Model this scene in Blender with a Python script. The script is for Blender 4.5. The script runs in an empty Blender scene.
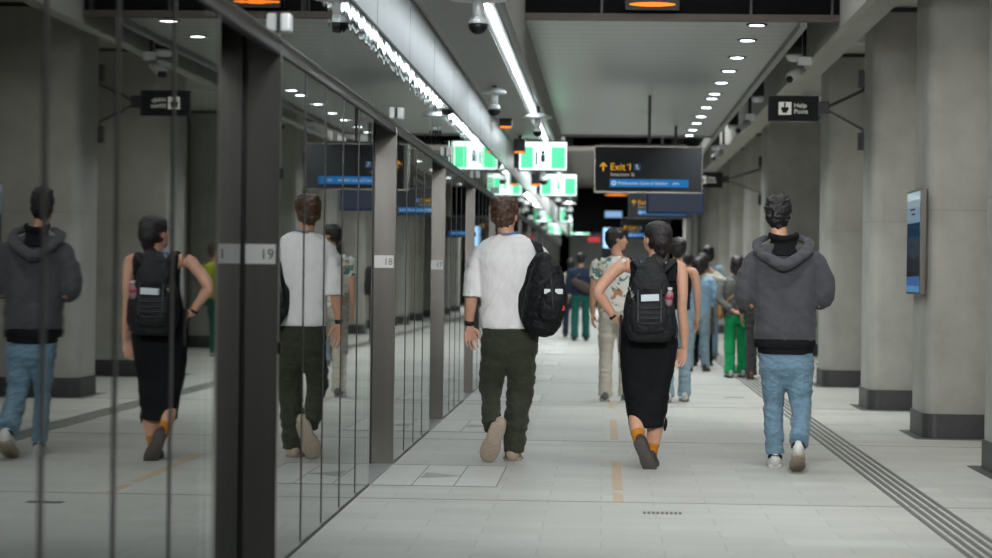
import bpy, bmesh, math, random
from mathutils import Vector, Matrix, noise
random.seed(7)
sc = bpy.context.scene
COL = sc.collection
PI = math.pi

# ------------------------------------------------------------------ camera
F = 2342.0
ROLL = 0.0125
EYE = Vector((0, 0, 1.3))
yc = Vector((108, 4, -F)).normalized()
xc = Vector((math.cos(ROLL), -math.sin(ROLL), 0))
xc = (xc - yc * xc.dot(yc)).normalized()
zc = xc.cross(yc)
RW = Matrix((xc, yc, zc))          # camera axes -> world axes
cam = bpy.data.objects.new('camera', bpy.data.cameras.new('camera'))
COL.objects.link(cam)
cam.matrix_world = Matrix.Translation(EYE) @ RW.to_4x4()
cam.data.sensor_width = 36
cam.data.lens = F / 992 * 36
cam.data.clip_end = 400
cam.data.dof.use_dof = True
cam.data.dof.focus_distance = 16.0
cam.data.dof.aperture_fstop = 2.6
sc.camera = cam

def at(px, py, Y):
    """point of the place on the plane y=Y seen under a photo pixel"""
    d = RW @ Vector((px - 496, 279 - py, -F))
    return EYE + d * (Y / d.y)

# ------------------------------------------------------------------ materials
def lin(h):
    if isinstance(h, str):
        c = [int(h[i:i + 2], 16) / 255 for i in (0, 2, 4)]
        return tuple(((x / 12.92) if x <= 0.04045 else ((x + 0.055) / 1.055) ** 2.4) for x in c) + (1,)
    return tuple(h) + (1,)

def newmat(name):
    m = bpy.data.materials.new(name); m.use_nodes = True
    nt = m.node_tree; nt.nodes.clear()
    out = nt.nodes.new('ShaderNodeOutputMaterial')
    return m, nt, out

def N(nt, t, **kw):
    n = nt.nodes.new(t)
    for k, v in kw.items():
        if k in n.inputs: n.inputs[k].default_value = v
        else: setattr(n, k, v)
    return n

def mat(name, col, rough=.6, metal=0, var=.12, scale=8, bump=0, bscale=60, stretch=(1, 1, 1), sheen=0, coat=0, bdist=.01, spec=.5, sss=0):
    m, nt, out = newmat(name); L = nt.links.new
    b = N(nt, 'ShaderNodeBsdfPrincipled'); L(b.outputs[0], out.inputs[0])
    b.inputs['Roughness'].default_value = rough; b.inputs['Metallic'].default_value = metal
    b.inputs['Sheen Weight'].default_value = sheen; b.inputs['Coat Weight'].default_value = coat
    b.inputs['Specular IOR Level'].default_value = spec
    if sss:
        b.inputs['Subsurface Weight'].default_value = sss; b.inputs['Subsurface Radius'].default_value = (.01, .004, .002)
    tc = N(nt, 'ShaderNodeTexCoord'); mp = N(nt, 'ShaderNodeMapping'); mp.inputs['Scale'].default_value = stretch
    L(tc.outputs['Object'], mp.inputs[0])
    c = lin(col)
    if var:
        nz = N(nt, 'ShaderNodeTexNoise', Scale=scale, Detail=5.0, Roughness=.6); L(mp.outputs[0], nz.inputs['Vector'])
        r = N(nt, 'ShaderNodeValToRGB')
        r.color_ramp.elements[0].position = .3; r.color_ramp.elements[1].position = .7
        r.color_ramp.elements[0].color = tuple(x * (1 - var) for x in c[:3]) + (1,)
        r.color_ramp.elements[1].color = tuple(min(1, x * (1 + var)) for x in c[:3]) + (1,)
        L(nz.outputs['Fac'], r.inputs[0]); L(r.outputs[0], b.inputs['Base Color'])
    else: b.inputs['Base Color'].default_value = c
    if bump:
        nb = N(nt, 'ShaderNodeTexNoise', Scale=bscale, Detail=4.0); L(mp.outputs[0], nb.inputs['Vector'])
        bp = N(nt, 'ShaderNodeBump', Strength=bump, Distance=bdist); L(nb.outputs['Fac'], bp.inputs['Height'])
        L(bp.outputs[0], b.inputs['Normal'])
    return m

def emit(name, col, s):
    m, nt, out = newmat(name)
    e = N(nt, 'ShaderNodeEmission', Strength=s); e.inputs[0].default_value = lin(col)
    nt.links.new(e.outputs[0], out.inputs[0]); return m

M = {}
def floor_mat():
    m, nt, out = newmat('floor_tiles'); L = nt.links.new
    b = N(nt, 'ShaderNodeBsdfPrincipled'); L(b.outputs[0], out.inputs[0])
    tc = N(nt, 'ShaderNodeTexCoord')
    br = N(nt, 'ShaderNodeTexBrick'); br.offset = .5
    br.inputs['Scale'].default_value = 1; br.inputs['Brick Width'].default_value = .6; br.inputs['Row Height'].default_value = .3
    br.inputs['Mortar Size'].default_value = .0035; br.inputs['Mortar Smooth'].default_value = .3
    br.inputs['Color1'].default_value = lin('b5b5ae'); br.inputs['Color2'].default_value = lin('bfbfb8'); br.inputs['Mortar'].default_value = lin('a4a49d')
    L(tc.outputs['Object'], br.inputs['Vector'])
    nz = N(nt, 'ShaderNodeTexNoise', Scale=.9, Detail=8.0, Roughness=.65); L(tc.outputs['Object'], nz.inputs['Vector'])
    r = N(nt, 'ShaderNodeValToRGB'); r.color_ramp.elements[0].position = .3; r.color_ramp.elements[1].position = .7
    r.color_ramp.elements[0].color = (.86, .86, .85, 1); r.color_ramp.elements[1].color = (1.05, 1.05, 1.04, 1)
    L(nz.outputs['Fac'], r.inputs[0])
    mx = N(nt, 'ShaderNodeMix'); mx.data_type = 'RGBA'; mx.blend_type = 'MULTIPLY'; mx.inputs['Factor'].default_value = 1
    L(br.outputs['Color'], mx.inputs['A']); L(r.outputs[0], mx.inputs['B'])
    n2 = N(nt, 'ShaderNodeTexNoise', Scale=90.0, Detail=3.0); L(tc.outputs['Object'], n2.inputs['Vector'])
    r2 = N(nt, 'ShaderNodeValToRGB'); r2.color_ramp.elements[0].position = .35; r2.color_ramp.elements[1].position = .6
    r2.color_ramp.elements[0].color = (.88, .88, .88, 1)
    L(n2.outputs['Fac'], r2.inputs[0])
    m2 = N(nt, 'ShaderNodeMix'); m2.data_type = 'RGBA'; m2.blend_type = 'MULTIPLY'; m2.inputs['Factor'].default_value = 1
    L(mx.outputs['Result'], m2.inputs['A']); L(r2.outputs[0], m2.inputs['B'])
    L(m2.outputs['Result'], b.inputs['Base Color'])
    rr = N(nt, 'ShaderNodeMapRange'); rr.inputs['To Min'].default_value = .42; rr.inputs['To Max'].default_value = .62
    L(nz.outputs['Fac'], rr.inputs['Value']); L(rr.outputs[0], b.inputs['Roughness'])
    b.inputs['Specular IOR Level'].default_value = .35
    return m

def glass_mat(name, wob=.15):
    m, nt, out = newmat(name); L = nt.links.new
    tc = N(nt, 'ShaderNodeTexCoord'); mp = N(nt, 'ShaderNodeMapping'); mp.inputs['Scale'].default_value = (1, 1, .12)
    L(tc.outputs['Object'], mp.inputs[0])
    nz = N(nt, 'ShaderNodeTexNoise', Scale=3.5, Detail=1.0); L(mp.outputs[0], nz.inputs['Vector'])
    bp = N(nt, 'ShaderNodeBump', Strength=1.0, Distance=.001 * wob); L(nz.outputs['Fac'], bp.inputs['Height'])
    fr = N(nt, 'ShaderNodeFresnel', IOR=1.5)
    a = N(nt, 'ShaderNodeMath', operation='MULTIPLY'); a.inputs[1].default_value = 2; L(fr.outputs[0], a.inputs[0])
    p = N(nt, 'ShaderNodeMath', operation='ADD'); p.inputs[1].default_value = 1; L(fr.outputs[0], p.inputs[0])
    d = N(nt, 'ShaderNodeMath', operation='DIVIDE'); L(a.outputs[0], d.inputs[0]); L(p.outputs[0], d.inputs[1])
    g = N(nt, 'ShaderNodeBsdfGlossy', Roughness=.015); L(bp.outputs[0], g.inputs['Normal']); g.inputs[0].default_value = (.93, .95, .94, 1)
    t = N(nt, 'ShaderNodeBsdfTransparent'); t.inputs[0].default_value = (.45, .5, .5, 1)
    mx = N(nt, 'ShaderNodeMixShader'); L(d.outputs[0], mx.inputs[0]); L(t.outputs[0], mx.inputs[1]); L(g.outputs[0], mx.inputs[2])
    L(mx.outputs[0], out.inputs[0]); return m

def floral_mat():
    m, nt, out = newmat('floral_cotton'); L = nt.links.new
    b = N(nt, 'ShaderNodeBsdfPrincipled', Roughness=.8); L(b.outputs[0], out.inputs[0])
    tc = N(nt, 'ShaderNodeTexCoord'); prev = None
    for k, (s, th, c) in enumerate(((9, .60, '54807a'), (8, .63, 'b5835f'), (13, .64, '7d8f6a'), (11, .66, '2b3f42'))):
        mp = N(nt, 'ShaderNodeMapping'); mp.inputs['Location'].default_value = (k * 5.3, k * 2.1, k * 3.7); L(tc.outputs['Object'], mp.inputs[0])
        nz = N(nt, 'ShaderNodeTexNoise', Scale=float(s), Detail=1.5, Distortion=.8); L(mp.outputs[0], nz.inputs['Vector'])
        r = N(nt, 'ShaderNodeValToRGB'); r.color_ramp.elements[0].position = th; r.color_ramp.elements[1].position = th + .015; L(nz.outputs['Fac'], r.inputs[0])
        mx = N(nt, 'ShaderNodeMix'); mx.data_type = 'RGBA'; L(r.outputs[0], mx.inputs['Factor'])
        if prev: L(prev, mx.inputs['A'])
        else: mx.inputs['A'].default_value = lin('dcd9cf')
        mx.inputs['B'].default_value = lin(c); prev = mx.outputs['Result']
    L(prev, b.inputs['Base Color']); return m

def slat_mat(name, col, pitch, rough, metal):
    """metal ceiling planks running across the hall, with thin dark gaps"""
    m, nt, out = newmat(name); L = nt.links.new
    b = N(nt, 'ShaderNodeBsdfPrincipled', Roughness=rough, Metallic=metal); L(b.outputs[0], out.inputs[0])
    tc = N(nt, 'ShaderNodeTexCoord'); sp = N(nt, 'ShaderNodeSeparateXYZ'); L(tc.outputs['Object'], sp.inputs[0])
    dv = N(nt, 'ShaderNodeMath', operation='DIVIDE'); dv.inputs[1].default_value = pitch; L(sp.outputs['Y'], dv.inputs[0])
    fr = N(nt, 'ShaderNodeMath', operation='FRACT'); L(dv.outputs[0], fr.inputs[0])
    r = N(nt, 'ShaderNodeValToRGB'); r.color_ramp.elements[0].position = .04; r.color_ramp.elements[1].position = .09
    c = lin(col); r.color_ramp.elements[0].color = tuple(x * .45 for x in c[:3]) + (1,); r.color_ramp.elements[1].color = c
    L(fr.outputs[0], r.inputs[0])
    L(r.outputs[0], b.inputs['Base Color'])
    return m

M['floor'] = floor_mat()
M['glass'] = glass_mat('screen_glass', .2)
M['glass_up'] = glass_mat('upper_glass', 1.1)
M['steel'] = mat('brushed_steel', '76736d', .3, 1.0, .08, 14, .05, 120, (1, 1, .05))
M['dark_steel'] = mat('dark_steel', '3a3a39', .4, .7, .1, 10)
M['thresh'] = mat('threshold_metal', '9aa1a3', .35, .7, .05)
M['black'] = mat('black_plastic', '0b0b0c', .45, 0, 0)
M['gasket'] = mat('black_gasket', '151515', .5, 0, 0)
M['white_metal'] = mat('white_enamel', 'c9ccca', .35, .1, .04)
M['fascia'] = mat('pale_fascia', 'b2b4b0', .38, .3, .04, 3)
M['void'] = mat('dark_void', '060606', .8, 0, .1, spec=.15)
M['soffit'] = mat('grey_soffit', '8a8b86', .5, .2, .06, 4)
M['slat'] = slat_mat('metal_planks', 'a8aba6', .4, .36, .6)
M['slat2'] = slat_mat('brown_planks', '8a857c', .4, .5, .2)
M['concrete'] = mat('cast_concrete', 'a3a29a', .75, 0, .13, 2.4, .12, 90)
M['concrete2'] = mat('smooth_concrete', 'aeada5', .8, 0, .08, 1.5, .05, 60)
M['plinth'] = mat('dark_granite', '3e3f3e', .45, 0, .2, 40)
M['skirt'] = mat('dark_floor_stone', '4e4e4b', .5, 0, .15, 20)
M['tactile'] = mat('tactile_grey', '5f5f5b', .55, 0, .1, 30)
M['tape'] = mat('ochre_tape', 'b7a184', .6, 0, .15, 20)
M['joint'] = mat('joint_dark', '7b7a73', .6, 0, .1)
M['zone'] = mat('zone_tile', 'bcbcb5', .5, 0, .06, 6)
M['tri'] = mat('triangle_tile', '8d8d86', .5, 0, .1, 10)
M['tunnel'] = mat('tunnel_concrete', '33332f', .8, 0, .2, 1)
M['sign'] = mat('sign_panel', '1a1d20', .75, 0, .03)
M['plate'] = mat('white_plate', 'd4d4cf', .4, 0, .02)
M['num'] = mat('number_grey', '55585a', .5, 0, 0)
M['strip'] = emit('strip_lamp', 'eaf6ff', 22)
M['down'] = emit('downlight_lens', 'eaf6ff', 9)
M['orange'] = emit('amber_glow', 'ff8a2c', 1.3)
M['gold'] = emit('gold_letters', 'e6ac33', .75)
M['blue'] = emit('blue_band', '2f86cf', .55)
M['bluetxt'] = emit('pale_letters', 'c7dbef', .7)
M['paletxt'] = emit('pale_sign_letters', 'cfcfc6', .55)
M['sgreen'] = emit('screen_green', '52cf94', 1.5)
M['swhite'] = emit('screen_white', 'dff8f2', 1.9)
M['sblue'] = emit('screen_blue', '9fd0ff', 1.3)
M['navy'] = mat('navy_frame', '16294f', .4, 0, 0)
M['slate'] = emit('screen_slate', '3d4450', .7)
M['red'] = emit('red_sign', 'c8404a', .8)

# ------------------------------------------------------------------ mesh helpers
def link(name, me, m=None, parent=None):
    o = bpy.data.objects.new(name, me); COL.objects.link(o)
    if m is not None: me.materials.append(m)
    if parent is not None: o.parent = parent
    return o

def smooth(me, on=True):
    for p in me.polygons: p.use_smooth = on

def obj(name, bm, m, parent=None, sm=False):
    me = bpy.data.meshes.new(name); bmesh.ops.recalc_face_normals(bm, faces=bm.faces)
    bm.to_mesh(me); bm.free(); smooth(me, sm)
    return link(name, me, m, parent)

def box(bm, x0, x1, y0, y1, z0, z1, bev=0):
    r = bmesh.ops.create_cube(bm, size=1)
    for v in r['verts']:
        v.co = Vector(((x0 + x1) / 2 + v.co.x * (x1 - x0), (y0 + y1) / 2 + v.co.y * (y1 - y0), (z0 + z1) / 2 + v.co.z * (z1 - z0)))
    if bev:
        es = list({e for v in r['verts'] for e in v.link_edges})
        bmesh.ops.bevel(bm, geom=es, offset=bev, segments=2, affect='EDGES', profile=.6)

def bx(x0, x1, y0, y1, z0, z1, bev=0):
    bm = bmesh.new(); box(bm, x0, x1, y0, y1, z0, z1, bev); return bm

def cyl(bm, p, q, r, n=16, r2=None):
    p = Vector(p); q = Vector(q); d = q - p
    mtx = Matrix.Translation((p + q) / 2) @ d.to_track_quat('Z', 'Y').to_matrix().to_4x4()
    bmesh.ops.create_cone(bm, cap_ends=True, segments=n, radius1=r, radius2=r if r2 is None else r2, depth=d.length, matrix=mtx)

def cy(p, q, r, n=16, r2=None):
    bm = bmesh.new(); cyl(bm, p, q, r, n, r2); return bm

def lathe(prof, c, n=28):
    """prof: (radius, z) pairs turned about the vertical through c"""
    bm = bmesh.new(); rings = []
    for r, z in prof:
        rings.append([bm.verts.new((c[0] + r * math.cos(2 * PI * i / n), c[1] + r * math.sin(2 * PI * i / n), c[2] + z)) for i in range(n)])
    for a, b in zip(rings, rings[1:]):
        for i in range(n): bm.faces.new((a[i], a[(i + 1) % n], b[(i + 1) % n], b[i]))
    bm.faces.new(rings[0]); bm.faces.new(rings[-1])
    return bm

def prism(outline, z0, z1):
    bm = bmesh.new()
    a = [bm.verts.new((x, y, z0)) for x, y in outline]; b = [bm.verts.new((x, y, z1)) for x, y in outline]
    n = len(a); bm.faces.new(a); bm.faces.new(b)
    for i in range(n): bm.faces.new((a[i], a[(i + 1) % n], b[(i + 1) % n], b[i]))
    return bm

def xprism(outline, y0, y1):
    """outline in (x,z) extruded along y"""
    bm = bmesh.new()
    a = [bm.verts.new((x, y0, z)) for x, z in outline]; b = [bm.verts.new((x, y1, z)) for x, z in outline]
    n = len(a); bm.faces.new(a); bm.faces.new(b)
    for i in range(n): bm.faces.new((a[i], a[(i + 1) % n], b[(i + 1) % n], b[i]))
    return bm

def tag(o, label, cat, group=None, kind=None):
    o['label'] = label; o['category'] = cat
    if group: o['group'] = group
    if kind: o['kind'] = kind
    return o

def thing(name, label, cat, loc=(0, 0, 0), group=None):
    o = bpy.data.objects.new(name, None); COL.objects.link(o); o.location = loc
    o.empty_display_size = .1
    return tag(o, label, cat, group)

def struct(name, bm, m, sm=False):
    o = obj(name, bm, m, None, sm); o['kind'] = 'structure'; return o

def dup(root, loc, label, group=None):
    def cp(o, parent):
        c = o.copy(); COL.objects.link(c); c.parent = parent
        for ch in list(o.children): cp(ch, c)
        return c
    r = cp(root, None); r.location = loc; r['label'] = label
    if group: r['group'] = group
    return r

def txt(name, s, size, m, loc, parent, align='LEFT', depth=.0015, mirror=1):
    cu = bpy.data.curves.new(name, 'FONT'); cu.body = s; cu.size = size; cu.extrude = depth; cu.align_x = align; cu.align_y = 'CENTER'
    t = bpy.data.objects.new(name + '_tmp', cu); COL.objects.link(t)
    bpy.context.view_layer.update()
    me = bpy.data.meshes.new_from_object(t); me.name = name
    bpy.data.objects.remove(t); bpy.data.curves.remove(cu)
    me.transform(Matrix.Rotation(PI / 2, 4, 'X'))
    o = link(name, me, m, parent); o.location = loc
    return o

# ------------------------------------------------------------------ setting
YB, YE = -12.0, 130.0
XW = -1.415
struct('floor', bx(-6, 6, YB, YE, -.2, 0), M['floor'])
struct('wall_right', bx(4.55, 4.75, YB, YE, 0, 5.2), M['concrete2'])
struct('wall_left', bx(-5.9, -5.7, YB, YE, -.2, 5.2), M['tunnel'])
struct('wall_back', bx(-5.9, 4.75, YE, YE + .2, 0, 5.2), M['void'])
struct('ceiling', bx(-5.9, 4.75, YB, YE, 4.9, 5.1), M['void'])
# planked ceiling rafts
struct('ceiling_raft_near', bx(-.86, 1.73, 21.1, 38.5, 3.6, 3.68), M['slat'])
struct('ceiling_raft_over_camera', bx(-.86, 1.73, YB, 15.2, 3.6, 3.68), M['slat'])
struct('ceiling_raft_far', bx(-.86, 1.73, 43.5, 62, 3.6, 3.68), M['slat2'])
struct('ceiling_bulkhead_far', bx(-.86, 1.73, 62, 62.3, 2.42, 4.9), M['void'])
# dark glazed bulkhead at the near end of the raft
struct('ceiling_bulkhead_near', bx(-.86, 2.07, 21.0, 21.1, 3.64, 4.9), M['void'])
struct('trim_1', bx(-.86, 2.07, 20.96, 21.1, 3.585, 3.64), mat('bronze_trim', '4a4039', .5, .4))
bm = bmesh.new()
for x in (-.05, 1.28, 2.0): box(bm, x - .012, x + .012, 20.97, 21.0, 3.64, 4.9)
struct('trim_2', bm, M['dark_steel'])
struct('trim_3', bx(-.9, -.86, YB, 62, 3.58, 3.72), M['soffit'])
struct('trim_4', bx(1.73, 1.79, 21.1, 62, 3.54, 3.72), M['soffit'])
struct('trim_5', bx(-.86, 1.79, 38.5, 38.56, 3.57, 3.72), M['soffit'])
# left soffit beside the strip light
struct('ceiling_left', bx(-1.33, -.94, YB, 62, 3.25, 3.31), M['soffit'])
struct('ceiling_channel', bx(-.94, -.76, YB, 62, 3.285, 3.33), M['steel'])
struct('ceiling_channel_side', bx(-.765, -.735, YB, 62, 3.235, 3.75), M['soffit'])
# concrete edge beam and sloped soffit over the columns
struct('beam_right', xprism([(2.07, 3.52), (2.07, 4.9), (2.60, 4.9), (2.60, 3.80), (2.45, 3.62), (2.12, 3.5)], YB, YE), M['concrete2'])
struct('ceiling_right', xprism([(2.60, 3.98), (2.60, 4.9), (4.55, 4.9), (4.55, 3.98)], YB, YE), M['concrete2'])
# fascia above the glass
struct('wall_fascia', bx(-1.50, XW, YB, YE, 2.81, 3.30), M['fascia'])
bm = bmesh.new()
for k in range(0, 60): box(bm, XW - .002, XW + .001, YB + k * 2.4, YB + k * 2.4 + .012, 2.81, 3.30)
struct('trim_6', bm, M['gasket'])
struct('trim_7', bx(-1.41, -1.345, YB, 62, 3.285, 3.33), M['steel'])
struct('trim_8', bx(-1.45, -1.32, YB, 62, 3.34, 3.40), M['dark_steel'])
struct('trim_9', bx(XW - .03, XW + .006, YB, YE, 2.795, 2.812), M['gasket'])
# floor joints across the hall
bm = bmesh.new()
for y in (3.6, 8.5, 13.42, 18.3, 23.3, 28.1, 33, 38): box(bm, XW, 4.5, y - .008, y + .008, 0, .0016)
struct('trim_10', bm, M['joint'])
# tactile guidance bars
tg = thing('tactile_path', 'five dark ribbed guidance lines running along the pale floor beside the columns', 'tactile paving', (1.83, 0, 0))
for k in range(5):
    x = -.117 + k * .0525
    obj('tactile_bar', bx(x, x + .027, YB, 90, 0, .004), M['tactile'], tg)
# small dark drain marks
for lab, x, y, w in (('short dark ribbed drain mark on the floor in front of the woman', .34, 12.85, .22), ('short dark stud row on the floor left of the guidance lines', 1.42, 25.3, .22)):
    bm = bmesh.new()
    for k in range(9): box(bm, x - w / 2 + k * w / 9, x - w / 2 + (k + .6) * w / 9, y - .05, y + .05, 0, .003)
    tag(obj('drain_mark', bm, M['skirt']), lab, 'floor marking')
# ochre tape dashes
for k, (a, b) in enumerate(((13.4, 14.0), (14.2, 16.4), (18.5, 21.1), (22.9, 24.2), (27.5, 29.8), (9.5, 11.2))):
    lab = ['short ochre tape dash just in front of the longer dash by the woman\'s shoes', 'ochre tape dash on the floor beside the woman\'s shoes', 'ochre tape dash between the woman\'s shoes and the floral shirt man',
           'ochre tape dash beneath the floral shirt man\'s shoe', 'ochre tape dash beyond the floral shirt man', 'ochre tape dash in the empty floor near the camera'][k]
    if k == 5: continue
    tag(obj('tape_dash', bx(.068, .130, a, b, 0, .0015), M['tape']), lab, 'floor tape', 'ochre tape dashes along the floor')

# ------------------------------------------------------------------ platform screen doors
TH = math.radians(.33)
ends = [-.2, 4.9, 10.1, 15.8, 20.7, 25.4, 30.2, 35.0, 39.8, 44.6, 49.4, 54.2, 59.0, 63.8, 68.6, 73.4]
nums = [21, 20, 19, 18, 17, 16, 15, 14, 13, 12, 11, 10, 9, 8, 7, 6]
def pane(name, y0, y1, z0, z1, x, m, parent, th=TH):
    """one sheet of glass, 12 mm thick, set very slightly out of line"""
    bm = bx(-.012, 0, -(y1 - y0) / 2, (y1 - y0) / 2, z0, z1)
    bmesh.ops.rotate(bm, verts=bm.verts, cent=(0, 0, 0), matrix=Matrix.Rotation(-th + random.uniform(-.0006, .0006), 3, 'Z'))
    bmesh.ops.translate(bm, verts=bm.verts, vec=(x, (y0 + y1) / 2 - parent.location.y, 0))
    return obj(name, bm, m, parent)
OPEN = 1.55
for k, ye in enumerate(ends):
    n = nums[k]
    vis = {19: 'nearest full-height steel door post', 18: 'second steel door post along the glass', 17: 'third steel door post along the glass', 16: 'fourth steel door post beside the white shirt man'}
    lab = f'{vis[n]}, numbered {n}, with its recessed glass door' if n in vis else f'recessed glass door with steel post in the glass screen, number {n}'
    d = thing('screen_door', lab, 'platform screen door', (0, ye, 0), 'sliding doors in the glass platform screen')
    # door leaves, recessed behind the screen
    pane('door_glass', ye - OPEN - .03, ye - OPEN / 2 - .01, .02, 2.40, XW - .15, M['glass'], d, 0)
    pane('door_glass', ye - OPEN / 2 + .01, ye - .02, .02, 2.40, XW - .15, M['glass'], d, 0)
    obj('post', bx(XW - .147, XW - .002, 0, .05, 0, 2.40), M['steel'], d)
    obj('post_edge', bx(XW - .012, XW + .004, -.004, .056, 0, 2.3), M['steel'], d)
    obj('near_jamb', bx(XW - .147, XW - .002, -OPEN - .05, -OPEN, 0, 2.40), M['steel'], d)
    obj('corner_seal', bx(XW - .158, XW - .142, -.03, .0, 0, 2.9), M['gasket'], d)
    obj('threshold', bx(XW - .16, XW + .002, -OPEN, 0, 0, .006), M['thresh'], d)
    pl = obj('number_plate', bx(XW - .140, XW - .008, -.006, 0, 1.33, 1.415), M['plate'], d)
    txt('digits', str(n), .062, M['num'], (XW - .013, -.008, 1.37), pl, 'RIGHT')
    obj('latch', bx(XW + .004, XW + .018, .01, .05, .94, .99), M['black'], d)
    obj('latch', bx(XW + .004, XW + .018, .01, .05, 1.70, 1.745), M['black'], d)
    # white sensor box over the doorway
    s = obj('sensor_box', bx(XW + .004, XW + .05, ye - .04, ye + .05, 2.335, 2.415, .012), M['white_metal'])
    tag(s, f'small white sensor box above the door post numbered {n}', 'sensor', 'white sensor boxes over the doors')
    # waiting zone in the floor
    z0 = ye - OPEN
    w = thing('door_zone', f'framed waiting tiles with a grey triangle on the floor at door {n}', 'floor marking', (0, ye, 0), 'waiting zones at the glass doors')
    obj('zone_tile', bx(XW + .01, -.64, -OPEN, 0, 0, .0012), M['zone'], w)
    bm = bmesh.new()
    for yy in (-OPEN, 0): box(bm, XW + .01, -.64, yy - .012, yy + .012, 0, .002)
    for xx in (-1.16, -.90, -.64): box(bm, xx - .004, xx + .004, -OPEN, 0, 0, .002)
    obj('zone_border', bm, M['joint'], w)
    obj('triangle', prism([(-1.14, -.60), (-1.145, -1.0), (-.90, -.82)], 0, .003), M['tri'], w)
# fixed glass between the doors
starts = [YB] + ends[:-1]
for k, ye in enumerate(ends):
    y0 = starts[k] + (.066 if k else 0); y1 = ye - OPEN - .062
    if k == 0: y0 = y1 - 4.2
    cnt = max(3, round((y1 - y0) / .82))
    t = thing('glass_screen', (f'full-height reflective glass screen bay just before door {nums[k]}'), 'glass screen', (0, (y0 + y1) / 2, 0), 'fixed bays of the glass platform screen')
    st = (y1 - y0) / cnt; FW = .022 if ye < 10.2 else .013
    bm = bmesh.new()
    for i in range(cnt):
        pane('glass_panel', y0 + i * st + FW + .001, y0 + (i + 1) * st - FW - .001, .014, 2.23, XW, M['glass'], t)
        if i: box(bm, XW - .05, XW + .005, y0 + i * st - FW - t.location.y, y0 + i * st + FW - t.location.y, .03, 2.23)
    obj('joint_fins', bm, M['dark_steel'], t)
    obj('base_rail', bx(XW - .05, XW + .004, y0 - t.location.y, y1 - t.location.y, 0, .014), M['gasket'], t)
# header and upper glazing
struct('trim_11', bx(XW - .03, XW + .003, YB, 76, 2.235, 2.245), M['gasket'])
struct('trim_12', bx(XW - .03, XW, YB, 76, 2.245, 2.295), M['steel'])
struct('trim_13', bx(XW - .03, XW + .012, YB, 76, 2.295, 2.305), M['steel'])
k = 0; y = YB
while y < 76:
    bm = bx(-.012, 0, -1.19, 1.19, 2.31, 2.795)
    bmesh.ops.rotate(bm, verts=bm.verts, cent=(0, 0, 0), matrix=Matrix.Rotation(-TH * .5 + random.uniform(-.0012, .0012), 3, 'Z'))
    bmesh.ops.translate(bm, verts=bm.verts, vec=(XW, y + 1.2, 0))
    k += 1; struct('window_%d' % k, bm, M['glass_up']); y += 2.4
struct('wall_header', bx(XW - .22, XW - .17, YB, 76, 2.235, 2.8), M['dark_steel'])

# ------------------------------------------------------------------ columns
def col_outline(x0, x1, y0, y1, c, r=5):
    pts = []
    def arc(cx, cy_, a0, a1, rr):
        for i in range(r + 1):
            a = a0 + (a1 - a0) * i / r; pts.append((cx + rr * math.cos(a), cy_ + rr * math.sin(a)))
    # near-left corner: faceted chamfer with soft edges, others rounded
    arc(x0 + c, y0 + c * 1.6, PI, 1.5 * PI, c)
    pts2 = [(x, y0 + (y - (y0 + c * .6)) * 1.0) if False else (x, y) for x, y in pts]; pts[:] = pts2
    arc(x1 - .1, y0 + c * .6 + .1, 1.5 * PI, 2 * PI, .1)
    arc(x1 - .1, y1 - .1, 0, .5 * PI, .1)
    arc(x0 + c, y1 - c, .5 * PI, PI, c)
    return pts
cols = [(15.42, 'concrete column cut off by the right edge of the photo'), (19.2, 'concrete column carrying the blue information screen'),
        (23.2, 'concrete column holding the help point sign arms'), (28.0, 'concrete column straight behind the help point sign'),
        (38.9, 'concrete column just left of the help point sign'), (43.7, 'pale column behind the second help sign'), (48.6, 'distant pale column beyond the second help sign'),
        (53.4, 'far pale column in the row'), (58.2, 'far pale column in the row'), (63, 'far pale column in the row'), (67.9, 'far pale column in the row'), (72.7, 'far pale column in the row'),
        (77.5, 'far pale column in the row'), (11.0, 'column mirrored in the glass, nearer than the photo edge'), (7.0, 'column mirrored in the glass at the far left')]
cnt = 0
for y, lab in cols:
    t = thing('concrete_column', lab, 'column', (0, y, 0), 'concrete columns along the right')
    t['kind'] = 'thing'
    ol = col_outline(2.63, 4.53, 0, .95, .11)
    obj('shaft', prism(ol, .2, 3.93), M['concrete'], t, False)
    o2 = col_outline(2.615, 4.54, -.02, .97, .11)
    obj('plinth', prism(o2, 0, .2), M['plinth'], t)
    obj('floor_surround', prism(col_outline(2.54, 4.54, -.12, 1.06, .05), 0, .003), M['skirt'], t)
    obj('capital', prism(col_outline(2.70, 4.53, .03, .92, .13), 3.93, 3.975), M['skirt'], t)
    for xx in (0,):
        obj('formwork_joint', prism(col_outline(2.6285, 4.5, -.0015, .9515, .11), 1.862, 1.866), M['joint'], t)

# information screen on the column side
t = thing('information_screen', 'blue glowing information screen in a grey case on the column side', 'screen', (2.61, 19.68, 1.17))
obj('case', bx(-.035, .018, -.42, .42, 0, .87, .006), M['steel'], t)
m, nt, out = newmat('info_display'); Lk = nt.links.new
tc = N(nt, 'ShaderNodeTexCoord'); sp = N(nt, 'ShaderNodeSeparateXYZ'); Lk(tc.outputs['Object'], sp.inputs[0])
r = N(nt, 'ShaderNodeValToRGB'); cr = r.color_ramp; cr.interpolation = 'CONSTANT'
cols_ = [(0, '5f9fd0'), (.08, '4a6fb0'), (.17, '17171b'), (.21, '2a2f36'), (.36, '35404a'), (.52, '23405a'), (.68, '8fa9b8'), (.9, 'c9dbe8')]
cr.elements[0].position = 0; cr.elements[0].color = lin(cols_[0][1]); cr.elements[1].position = .08; cr.elements[1].color = lin(cols_[1][1])
for p_, c_ in cols_[2:]:
    e = cr.elements.new(p_); e.color = lin(c_)
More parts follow.
